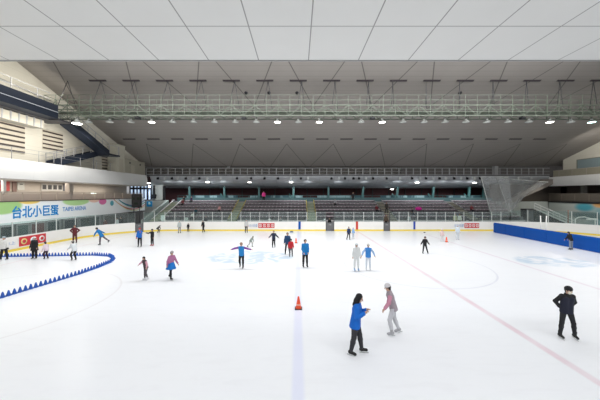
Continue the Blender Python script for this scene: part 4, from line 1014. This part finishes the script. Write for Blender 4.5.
def person(X, Y, H, face, label, group='skaters on the ice', z=0.0, lean=0, side=0, armL=((5, 12), (15, 8)), armR=((5, 12), (15, 8)), legL=((0, 4), (0, 2)), legR=((0, 4), (0, 2)),
           head=(0, 0), top=(0.02, 0.02, 0.02), pants=(0.015, 0.015, 0.018), hat=None, hood=None, skate=(0.02, 0.02, 0.02), gloves=None, dress=None, mask=False, long_coat=0.0,
           sleeve=None, longhair=False, skates=True, vox=0.028, bulk=1.0, vest=None, shin=None):
    r = empty('person', (X, Y, z), R(face)); tag(r, label, 'person', group); r.scale = (H/1.76,)*3
    Rt = Matrix.Rotation(R(lean), 3, 'Y') @ Matrix.Rotation(R(side), 3, 'X')
    hip = {1: Vector((0, 0.085, -0.02)), -1: Vector((0, -0.085, -0.02))}
    kn, an = {}, {}
    for s_, lg in ((1, legL), (-1, legR)):
        kn[s_] = hip[s_]+dirv(*lg[0], s_)*0.43; an[s_] = kn[s_]+dirv(*lg[1], s_)*0.41
    pz = -min(an[1].z, an[-1].z)+(0.135 if skates else 0.09)
    O = Vector((0, 0, pz))
    for dct in (hip, kn, an):
        for s_ in (1, -1): dct[s_] = dct[s_]+O
    T = lambda x, y_, z_: O+Rt@Vector((x, y_, z_))
    sh = {s_: T(0, s_*0.155, 0.47) for s_ in (1, -1)}; el, wr, hd = {}, {}, {}
    for s_, ar in ((1, armL), (-1, armR)):
        el[s_] = sh[s_]+dirv(*ar[0], s_)*0.28; wr[s_] = el[s_]+dirv(*ar[1], s_)*0.24; hd[s_] = wr[s_]+dirv(*ar[1], s_)*0.075
    Rh = Rt @ Matrix.Rotation(R(head[1]), 3, 'Z') @ Matrix.Rotation(R(head[0]), 3, 'Y')
    nk = T(0.0, 0, 0.545); hc = nk+Rh@Vector((0.02, 0, 0.135)); HT = lambda x, y_, z_: hc+Rh@Vector((x, y_, z_))
    b = bulk
    torso = [(T(0, 0.055, 0.0), T(0, 0.06, 0.18), 0.105*b, 0.088*b), (T(0, -0.055, 0.0), T(0, -0.06, 0.18), 0.105*b, 0.088*b),
             (T(0, 0.06, 0.18), T(0.005, 0.075, 0.38), 0.088*b, 0.105*b), (T(0, -0.06, 0.18), T(0.005, -0.075, 0.38), 0.088*b, 0.105*b),
             (T(0, 0.05, 0.42), sh[1], 0.08*b, 0.062*b), (T(0, -0.05, 0.42), sh[-1], 0.08*b, 0.062*b)]
    arms = {s_: [(sh[s_], el[s_], 0.054*b, 0.043*b), (el[s_], wr[s_], 0.042*b, 0.029*b)] for s_ in (1, -1)}
    legs = {s_: [(hip[s_], kn[s_], 0.088*b, 0.056*b), (kn[s_], kn[s_].lerp(an[s_], 0.35), 0.055*b, 0.056*b), (kn[s_].lerp(an[s_], 0.35), an[s_], 0.056*b, 0.036*b)] for s_ in (1, -1)}
    fwd = {}
    for s_, lg in ((1, legL), (-1, legR)):
        d = dirv(lg[1][0]+90, 0, s_); toe = an[s_]+d*0.15+Vector((0, 0, -0.035)); fwd[s_] = (d, toe)
    headc = [(HT(0, 0, 0.035), HT(-0.015, 0, 0.03), 0.083, 0.083), (HT(0.01, 0, 0.02), HT(0.028, 0, -0.075), 0.068, 0.042), (nk-Rt@Vector((0, 0, 0.06)), HT(-0.01, 0, -0.05), 0.055, 0.05)]
    hands = [(wr[s_], hd[s_], 0.028, 0.033) for s_ in (1, -1)]
    feet = [(an[s_], fwd[s_][1]-fwd[s_][0]*0.06, 0.03, 0.024) for s_ in (1, -1)]
    def face_extra(mb):
        mb.mi = [0]*len(mb.f)
        mb.tube([HT(0.085, 0, 0.02), HT(0.105, 0, -0.022), HT(0.085, 0, -0.03)], [0.009, 0.016, 0.01], 8, 0)
        for s_ in (1, -1):
            mb.sphere(HT(0.078, s_*0.033, 0.018), 0.012, 5, 1); mb.sphere(HT(0, s_*0.083, -0.01), (0.016, 0.01, 0.03), 5, 0)
            w_ = wr[s_]; d = (hd[s_]-w_).normalized(); side_ = d.cross(Vector((0, 0, 1)) if abs(d.z) < 0.9 else Vector((1, 0, 0))).normalized(); up_ = side_.cross(d)
            palm = hd[s_]
            for q, (o_, L_) in enumerate(((-0.024, 0.062), (-0.008, 0.074), (0.008, 0.070), (0.024, 0.055))):
                p0 = palm+side_*o_; p1 = p0+d*L_*0.55; p2 = p1+(d*0.8-up_*0.6)*L_*0.4; p3 = p2+(d*0.4-up_*0.8)*L_*0.3
                mb.tube([p0, p1, p2, p3], [0.010, 0.0095, 0.0085, 0.006], 6, 0)
            p0 = w_+d*0.03+side_*0.025; mb.tube([p0, p0+side_*0.025+d*0.02, p0+side_*0.034+d*0.05-up_*0.01], [0.012, 0.011, 0.007], 6, 0)
        mb.sphere(HT(0.078, 0, -0.058), (0.008, 0.022, 0.007), 5, 2)
    cloth('body', torso+arms[1]+arms[-1]+legs[1]+legs[-1]+headc+hands+feet, max(vox*0.8, 0.017), None, r, 0.02, (), 0, face_extra, [M_skin, M_eye, M_lip])
    # trousers
    pel = [(T(0, 0.05, 0.0), T(0, 0.05, 0.10), 0.105*b, 0.095*b), (T(0, -0.05, 0.0), T(0, -0.05, 0.10), 0.105*b, 0.095*b)]
    cloth('trousers', pel+legs[1]+legs[-1], vox*0.9, cm(pants), r, 0.025, (), 0.016)
    # jacket
    hem = -0.12-long_coat; up_t = Rt@Vector((0, 0, 1))
    tj = [(T(0, 0.05, hem+0.05), T(0, 0.06, 0.18), (0.115+long_coat*0.25)*b, 0.10*b), (T(0, -0.05, hem+0.05), T(0, -0.06, 0.18), (0.115+long_coat*0.25)*b, 0.10*b)]+torso[2:]
    col_neck = [(T(0, 0, 0.46), T(0.0, 0, 0.55), 0.075, 0.062)]
    sl = {s_: [(sh[s_], el[s_], 0.056*b, 0.047*b), (el[s_], el[s_].lerp(wr[s_], 0.93), 0.047*b, 0.036*b)] for s_ in (1, -1)}
    cuts = [(tuple(T(0, 0, hem)), tuple(-up_t)), (tuple(T(0, 0, 0.575)), tuple(up_t))] if not dress else [(tuple(T(0, 0, 0.575)), tuple(up_t))]
    if sleeve is None: cloth('jacket', tj+col_neck+sl[1]+sl[-1], vox*0.9, cm(top), r, 0.022, cuts if lean < 40 else (), 0.022)
    else:
        cloth('jacket', tj+col_neck, vox*0.9, cm(top), r, 0.022, cuts, 0.024)
        for s_ in (1, -1): cloth('sleeve', sl[s_], vox*0.9, cm(sleeve), r, 0.02, (), 0.02)
    if dress:
        mb = MB(); N_ = 24; rings = []
        for j, (z_, rr) in enumerate(((0.12, 0.13), (0.0, 0.19), (-0.15, 0.24), (-0.30, 0.30))):
            rings.append([T(0, 0, z_)+Vector((rr*(1+0.06*math.sin(6*2*math.pi*k_/N_))*math.cos(2*math.pi*k_/N_), rr*math.sin(2*math.pi*k_/N_), 0)) for k_ in range(N_)])
        vs = [v for q in rings for v in q]; fs = [(j*N_+k_, j*N_+(k_+1) % N_, (j+1)*N_+(k_+1) % N_, (j+1)*N_+k_) for j in range(3) for k_ in range(N_)]
        mb.add(vs, fs, 0, True); o = mb.build('skirt', cm(dress), r, fix=False); md = o.modifiers.new('thickness', 'SOLIDIFY'); md.thickness = 0.012
    if vest: cloth('vest', tj[2:4]+tj[:2], vox*0.9, cm(vest), r, 0.022, cuts, 0.034)
    # hair
    hcon = [(HT(-0.012, 0, 0.045), HT(-0.03, 0, 0.03), 0.09, 0.09), (HT(-0.05, 0, 0.0), HT(-0.05, 0, -0.06), 0.06, 0.05)]
    if longhair: hcon.append((HT(-0.06, 0, 0.0), HT(-0.09, 0, -0.24), 0.07, 0.04))
    nrm = (Rh@Vector((0.97, 0, -0.24))); cloth('hair', hcon, vox*0.7, M_hair, r, 0.02, [(tuple(HT(0.055, 0, 0.045)), tuple(nrm))], 0.004)
    if hat: cloth('hat', [(HT(-0.01, 0, 0.055), HT(-0.02, 0, 0.05), 0.095, 0.095)], vox*0.7, cm(hat), r, 0.02, [(tuple(HT(0, 0, 0.035)), tuple(Rh@Vector((-0.1, 0, -1))))], 0.012)
    if hood: cloth('hood', [(HT(-0.02, 0, 0.04), HT(-0.05, 0, -0.08), 0.105, 0.08), (HT(-0.05, 0, -0.08), T(-0.04, 0, 0.47), 0.085, 0.09)], vox*0.8, cm(hood), r, 0.03, [(tuple(HT(0.03, 0, 0)), tuple(Rh@Vector((1, 0, 0.0))))], 0.01)
    if mask: cloth('face_mask', [(HT(0.045, 0, -0.03), HT(0.035, 0, -0.065), 0.058, 0.045)], vox*0.6, cm((0.75, 0.72, 0.6)), r, 0.02, [(tuple(HT(0.03, 0, 0)), tuple(Rh@Vector((-1, 0, 0))))], 0.004)
    if gloves:
        for s_ in (1, -1): cloth('glove', [(wr[s_], hd[s_]+(hd[s_]-wr[s_])*0.5, 0.035, 0.042)], vox*0.7, cm(gloves), r, 0.02, (), 0.006)
    for s_ in (1, -1):
        d, toe = fwd[s_]; a_ = an[s_]; dn = Vector((-d.z, 0, d.x)); dn = -dn if dn.z > 0 else dn
        bt = [(a_+(-dn)*0.09, a_+dn*0.03, 0.052, 0.048), (a_-d*0.03+dn*0.035, a_+d*0.14+dn*0.045, 0.045, 0.036)]
        if not skates: bt = [(a_-d*0.03+dn*0.03, a_+d*0.15+dn*0.045, 0.042, 0.035)]
        o = cloth('skate' if skates else 'shoe', bt, vox*0.8, cm(skate), r, 0.02, (), 0.004)
        if skates:
            mb = MB(); c0 = a_-d*0.09+dn*0.125; c1 = a_+d*0.19+dn*0.125; mb.bar(c0, c1, 0.006, 0.028)
            for q in (0.25, 0.75): e = c0.lerp(c1, q); mb.bar(e, e-dn*0.06, 0.03, 0.02)
            mb.build('blade', M_steel, o)
    return r
BLK = (0.012, 0.012, 0.014); BLU = (0.004, 0.13, 0.55); PALE = (0.62, 0.63, 0.66)
STR = ((0, 4), (0, 2))
def sk(px, fy, hp, face, label, **kw):
    p = ground(px, fy); H = hp/(fy-194)*EYE
    kw.setdefault('vox', 0.022 if fy > 300 else 0.028 if fy > 262 else 0.034)
    return person(p.x, p.y, H, face, label, **kw)
# foreground
sk(566.5, 338.5, 51.5, -100, 'skater in black with a dark cap and pale mask at the right edge', top=BLK, hat=BLK, mask=True, armL=((-25, 28), (-5, -35)), armR=((-25, 28), (-5, -35)),
   legL=((6, 12), (-8, 10)), legR=((0, 7), (-2, 6)), lean=4, head=(5, 15), vest=(0.012, 0.014, 0.03), bulk=0.88)
sk(355.5, 354.0, 59.5, -20, 'skater in a bright blue jacket with dark hood, largest in the foreground', top=BLU, hood=BLK, lean=6, legL=((14, 3), (8, 2)), legR=((-4, 3), (-12, 2)), vest=None,
   armL=((15, 8), (125, -25)), armR=((5, 10), (120, -25)), long_coat=0.06, head=(12, 0), bulk=1.08, pants=(0.03, 0.03, 0.035))
sk(393, 334, 50, 170, 'skater in pale grey and dusty pink just right of the blue-jacketed skater', top=(0.35, 0.30, 0.33), sleeve=(0.55, 0.25, 0.34), pants=(0.55, 0.55, 0.58), hat=(0.6, 0.58, 0.6), lean=14, armL=((20, 35), (40, 20)), armR=((-10, 30), (10, 20)),
   legL=((18, 5), (-10, 3)), legR=((-8, 5), (-22, 3)), skate=(0.4, 0.4, 0.42))
# middle
sk(305.2, 267.5, 27.5, -75, 'standing skater in blue jacket and black trousers beside the blue line', top=(0.01, 0.19, 0.50), long_coat=0.04, bulk=1.05, armL=((5, 8), (40, -10)), armR=((5, 8), (40, -10)))
sk(287.5, 254.5, 21.5, -95, 'adult skater in dark blue behind the small skater in red', top=(0.012, 0.05, 0.13), longhair=True, armL=((0, 15), (20, 5)), armR=((5, 15), (20, 5)), legL=((0, 7), (0, 5)), legR=((5, 7), (0, 5)))
sk(291.0, 257.0, 17.5, -90, 'small skater in a red jacket in front of the dark-clad adult', top=(0.50, 0.02, 0.03), hat=BLK, pants=(0.10, 0.10, 0.11), armL=((20, 15), (35, 10)), armR=((20, 15), (35, 10)))
sk(273.7, 247.8, 16.8, -95, 'skater in navy with arms held low and apart', top=(0.015, 0.022, 0.05), armL=((0, 38), (0, 48)), armR=((0, 38), (0, 48)), legL=((12, 2), (-30, 2)))
sk(241.5, 268.5, 25.5, -90, 'skater in blue vest with purple sleeves stretching both arms wide', top=(0.02, 0.22, 0.55), sleeve=(0.20, 0.05, 0.30), armL=((0, 72), (0, 78)), armR=((0, 78), (0, 72)), legL=((2, 3), (0, 0)), legR=((15, 3), (-35, 2)), hat=(0.35, 0.22, 0.16), lean=6)
sk(250.5, 247.0, 12.5, -20, 'grey blurred skater bending forward left of the skater in navy', top=(0.25, 0.30, 0.27), pants=(0.35, 0.38, 0.36), lean=35, legL=((40, 4), (-10, 2)), legR=((-15, 4), (-45, 2)), hat=(0.3, 0.34, 0.3))
sk(246.3, 232.8, 13, -60, 'skater in pale grey top and black trousers by the far boards', top=(0.5, 0.5, 0.5), hat=(0.3, 0.35, 0.4))
sk(171.2, 279.5, 28, -30, 'skater in pink top and blue skirt striding across the ice', top=(0.42, 0.16, 0.30), dress=(0.01, 0.17, 0.55), lean=5, bulk=0.88, legL=((-22, 3), (-25, 2)), legR=((14, 3), (8, 2)), hat=(0.35, 0.33, 0.33), armL=((20, 15), (35, 10)), armR=((-15, 15), (5, 10)))
sk(145.8, 280.0, 23.5, -120, 'small skater with pink sleeves and black top left of the blue skirt', top=(0.05, 0.035, 0.04), sleeve=(0.60, 0.32, 0.38), pants=(0.10, 0.09, 0.10), lean=12, skate=PALE, armL=((0, 35), (30, 30)), armR=((0, 55), (30, 40)), legL=((10, 3), (-20, 2)))
sk(139.8, 247.0, 18.5, -80, 'skater in a blue jacket and red hat near the left corner gate', top=(0.01, 0.13, 0.48), hat=(0.45, 0.05, 0.05), armL=((60, 15), (120, 0)), armR=((10, 12), (15, 5)), gloves=(0.5, 0.06, 0.06))
sk(152.2, 246.0, 16.5, -110, 'skater in black with red skates and one arm raised', top=BLK, skate=(0.4, 0.03, 0.04), armR=((70, 25), (110, 10)), hat=BLK)
sk(157.5, 232.6, 9.5, -10, 'dark-clad skater crouching against the far boards at left', top=(0.03, 0.03, 0.03), pants=(0.05, 0.05, 0.05), lean=45, legL=((55, 4), (-20, 2)), legR=((50, 4), (-30, 2)))
sk(179.5, 233.3, 12.5, -90, 'blurred pale grey skater by the far boards at left', top=(0.42, 0.46, 0.46), pants=(0.3, 0.3, 0.3), hat=(0.4, 0.42, 0.42))
sk(188.2, 231.8, 8.5, -90, 'tiny child skater in black against the far boards', top=BLK)
sk(203.5, 232.5, 12, -110, 'skater in black striding in front of the far boards', top=BLK, legL=((20, 5), (-30, 2)), armL=((40, 10), (60, 0)), lean=10)
sk(101.0, 245.0, 18.3, 195, 'skater in a blue coat gliding bent forward near the left boards', top=(0.01, 0.16, 0.42), lean=30, long_coat=0.12, legL=((5, 3), (0, 2)), legR=((-40, 3), (-50, 2)), armL=((30, 20), (20, 10)), armR=((-50, 20), (-60, 10)), pants=(0.12, 0.10, 0.12))
sk(74.8, 243.5, 18, -70, 'skater in maroon jacket with hands on hips near the left boards', top=(0.10, 0.015, 0.02), pants=(0.09, 0.02, 0.02), armL=((-10, 45), (10, -40)), armR=((-10, 45), (10, -40)))
sk(74.5, 260.5, 20.5, 160, 'child in white jacket and pale teal vest crouching before the maroon skater', top=(0.62, 0.66, 0.68), vest=None, hat=(0.35, 0.33, 0.32), lean=18, legL=((38, 5), (-25, 2)), legR=((30, 5), (-22, 2)), armL=((30, 10), (60, 0)), armR=((35, 10), (60, 0)))
sk(34.5, 259.0, 21.5, -85, 'tall skater in a long black coat and white helmet behind the blue cones', top=BLK, long_coat=0.18, hat=(0.75, 0.75, 0.76), bulk=1.15, armR=((0, 18), (10, 15)))
sk(46.5, 259.0, 17.5, 170, 'child in pink and white jacket beside the black coat', top=(0.65, 0.55, 0.62), hat=(0.12, 0.10, 0.10), pants=(0.03, 0.01, 0.03), lean=12, legL=((25, 4), (-15, 2)), legR=((20, 4), (-20, 2)))
sk(4.0, 260.0, 23, -80, 'skater in a white jacket and grey helmet at the left edge', top=(0.72, 0.72, 0.70), hat=(0.35, 0.42, 0.45), bulk=1.15, gloves=BLK, armL=((5, 22), (15, 15)), armR=((5, 22), (15, 15)), legL=((0, 10), (0, 8)), legR=((0, 10), (0, 8)))
sk(348.8, 240.0, 13, -80, 'small skater in dark navy near the red mark on the boards', top=(0.015, 0.03, 0.08), legR=((0, 12), (0, 14)))
sk(353.2, 238.8, 11, -60, 'pale blue skater next to the small dark navy one', top=(0.25, 0.42, 0.70), pants=(0.5, 0.55, 0.62), hat=(0.5, 0.55, 0.65), skate=PALE)
sk(356.5, 271.0, 27, -90, 'skater all in white left of the pale blue skater in mid ice', top=(0.68, 0.70, 0.70), pants=(0.66, 0.68, 0.68), hat=(0.66, 0.70, 0.72), skate=(0.25, 0.40, 0.6), hood=(0.68, 0.7, 0.7))
sk(368.2, 270.0, 25.5, -100, 'skater with bright blue top and pale trousers in mid ice', top=(0.05, 0.25, 0.65), pants=(0.62, 0.66, 0.72), hat=(0.62, 0.60, 0.58), skate=PALE, armL=((10, 40), (20, 20)), armR=((10, 40), (20, 20)), sleeve=(0.35, 0.5, 0.75))
sk(424.8, 253.8, 17, -90, 'skater in black with legs apart on the right half of the ice', top=BLK, armL=((0, 28), (5, 35)), armR=((0, 28), (5, 35)), legL=((0, 14), (0, 16)), legR=((0, 8), (0, 8)), lean=5, hat=(0.08, 0.05, 0.05))
sk(457.5, 240.0, 14.5, -90, 'pale blurred skater near the advert on the right far boards', top=(0.55, 0.62, 0.68), pants=(0.62, 0.66, 0.70), hat=(0.6, 0.62, 0.66), skate=PALE, hood=(0.6, 0.64, 0.68))
sk(442.0, 241.5, 12, -90, 'pale reddish skater beside the distant cone on the right', top=(0.65, 0.50, 0.50), pants=(0.66, 0.64, 0.64), hat=(0.66, 0.55, 0.55), skate=PALE)
sk(571.0, 250.0, 18, 100, 'skater in black leaning on the blue padded divider', top=BLK, pants=(0.22, 0.25, 0.30), lean=16, armL=((15, 10), (40, 0)), armR=((15, 10), (40, 0)))
# spectators
def spec(px, d, zf, H, label, sit=False, face=-90, **kw):
    kw.setdefault('vox', 0.04)
    if sit: kw.update(legL=((82, 4), (5, 2)), legR=((82, 4), (5, 2)), armL=((30, 5), (70, 0)), armR=((30, 5), (70, 0)))
    return person((px-298)*d/F, d, H, face, label, group='people in the stand', z=zf, skates=False, **kw)
def rowz(i): return Z0-0.15+RISE*i
def rowy(i): return D0+RUN*i-0.12
spec(263.8, 44.7, ztop, 1.7, 'person in a bright pink jacket standing at the top of the stand', top=(0.75, 0.05, 0.28), bulk=1.3)
spec(335, rowy(4), rowz(4), 1.6, 'seated person in black and white high in the stand right of the middle', True, top=(0.3, 0.3, 0.32))
spec(184, rowy(5), rowz(5), 1.6, 'seated person in dark clothes in the top row at left', True, top=BLK)
spec(191.5, rowy(5), rowz(5), 1.6, 'seated person in black in the top row left of the first strut', True, top=(0.03, 0.02, 0.05))
spec(183, rowy(4), rowz(4), 1.6, 'seated person in dark red in the fifth row at left', True, top=(0.18, 0.03, 0.04))
spec(196, rowy(1), rowz(1), 1.6, 'seated person in dark teal behind the left glass', True, top=(0.03, 0.08, 0.10))
spec(219.5, rowy(2), rowz(2), 1.5, 'seated person in pale pink in the left stand', True, top=(0.75, 0.42, 0.42))
spec(206, 37.0, 0.25, 1.5, 'person in dark grey standing behind the glass above the black skater', top=(0.05, 0.05, 0.06))
spec(192.5, rowy(0), rowz(0), 1.4, 'seated person in white behind the glass at left', True, top=(0.65, 0.65, 0.62))
spec(353, 44.6, ztop, 1.5, 'person in black at the top of the stand, right of the middle', top=BLK)
spec(376.5, rowy(2), rowz(2), 1.6, 'seated person in maroon beside the aisle right of the middle', True, top=(0.16, 0.02, 0.03))
spec(386.5, 39.5, 1.93, 1.65, 'person in dark clothes standing on the aisle steps right of the middle', top=(0.05, 0.045, 0.04))
spec(412, rowy(1), rowz(1), 1.6, 'seated person in black beside the magenta bag', True, top=(0.02, 0.02, 0.03))
spec(409, 37.2, 0.25, 1.6, 'person in grey and white behind the glass below the magenta bag', top=(0.4, 0.42, 0.42))
spec(471.5, rowy(2), rowz(2), 1.6, 'seated person in dark red and white left of the net', True, top=(0.25, 0.05, 0.06))
spec(455, 37.2, 0.25, 1.75, 'person in a pale yellow top behind the far glass right', top=(0.55, 0.55, 0.35))
spec(459.5, 37.1, 0.25, 1.75, 'person in a white top behind the far glass right', top=(0.7, 0.7, 0.62))
spec(464, 37.3, 0.25, 1.6, 'person in dark clothes right of the white top behind the far glass', top=(0.06, 0.06, 0.06))
spec(279.0+1.5, 36.8, 0.25, 1.3, 'child in grey behind the glass left of the blue mark', top=(0.3, 0.3, 0.3))
spec(386, 36.2, 0.25, 1.75, 'person in brown behind the gate right of the red mark', top=(0.10, 0.07, 0.05))
spec(329.5, 35.6, 0.0, 1.6, 'person in black standing in the gate beside the blue mark', top=BLK)
spec(105.5, 36.0-3, 0.0, 1.65, 'person in dark red behind the left glass near the corner', top=(0.15, 0.06, 0.05))
spec(117, 35.5, 0.0, 1.6, 'person in white behind the left glass near the corner', top=(0.6, 0.62, 0.62))
spec(121, 35.6, 0.0, 1.7, 'person in black behind the left glass near the corner gate', top=BLK)
# bits among the spectators
mb = MB(); mb.sphere((0, 0, 0.25), (0.52, 0.25, 0.26), 10); mb.tube([(-0.2, 0, 0.46), (0, 0, 0.62), (0.2, 0, 0.46)], 0.03, 8)
tag(mb.build('bag', mat('magenta_fabric', (0.65, 0.02, 0.30)), None, ((419-298)*(rowy(2)-0.1)/F, rowy(2)+0.05, rowz(2)+0.42)), 'magenta bag lying on the seats of the right stand', 'bag')
def paper(px, py, d, w_, h_, c, label):
    p = at(px, py, d); mb = MB(); mb.box(-w_/2, -0.02, -h_/2, w_/2, 0.0, h_/2); mb.box(-w_/2+0.04, -0.026, h_*0.2, w_/2-0.04, -0.02, h_*0.35)
    tag(mb.build('paper_notice', mat('paper_%.2f' % c, (c, c, c*0.96)), None, p), label, 'notice')
paper(162.8, 218.0, 34.52, 0.5, 0.7, 0.8, 'white paper notice on the far glass at left')
paper(186.5, 219.5, 34.52, 0.4, 0.55, 0.6, 'smaller pale notice on the far glass left of the black skater')
for px, py, lab in ((269.5, 219.8, 'left of the middle'), (325, 220, 'beside the gate at the blue mark')):
    p = at(px, py, 36.6); mb = MB(); mb.lathe([(0.05, -0.2), (0.17, -0.12), (0.19, 0), (0.14, 0.13), (0.03, 0.19)], n=14); mb.box(-0.06, -0.06, -1.25, 0.06, 0.06, -0.18)
    tag(mb.build('post_light', M_white, None, p), 'white globe on a post behind the glass, '+lab, 'post light')
mb = MB(); mb.tube([(0, 0, 0), (0, 0, 0.025)], 0.14, 16); mb.tube([(0, 0, 0.02), (0, 0, 0.06)], 0.08, 12); tag(mb.build('hockey_disc', M_black, None, ground(424.5, 232.6)), 'small black disc on the ice by the far boards', 'disc')
mb = MB(); mb.box(-0.22, -0.1, 0, 0.22, 0.1, 0.12); mb.box(-0.15, -0.06, 0.12, 0.15, 0.06, 0.17); tag(mb.build('small_block', mat('slate_blue', (0.10, 0.16, 0.28)), None, ground(291.5, 232.4)), 'small slate blue block at the foot of the far boards', 'block')
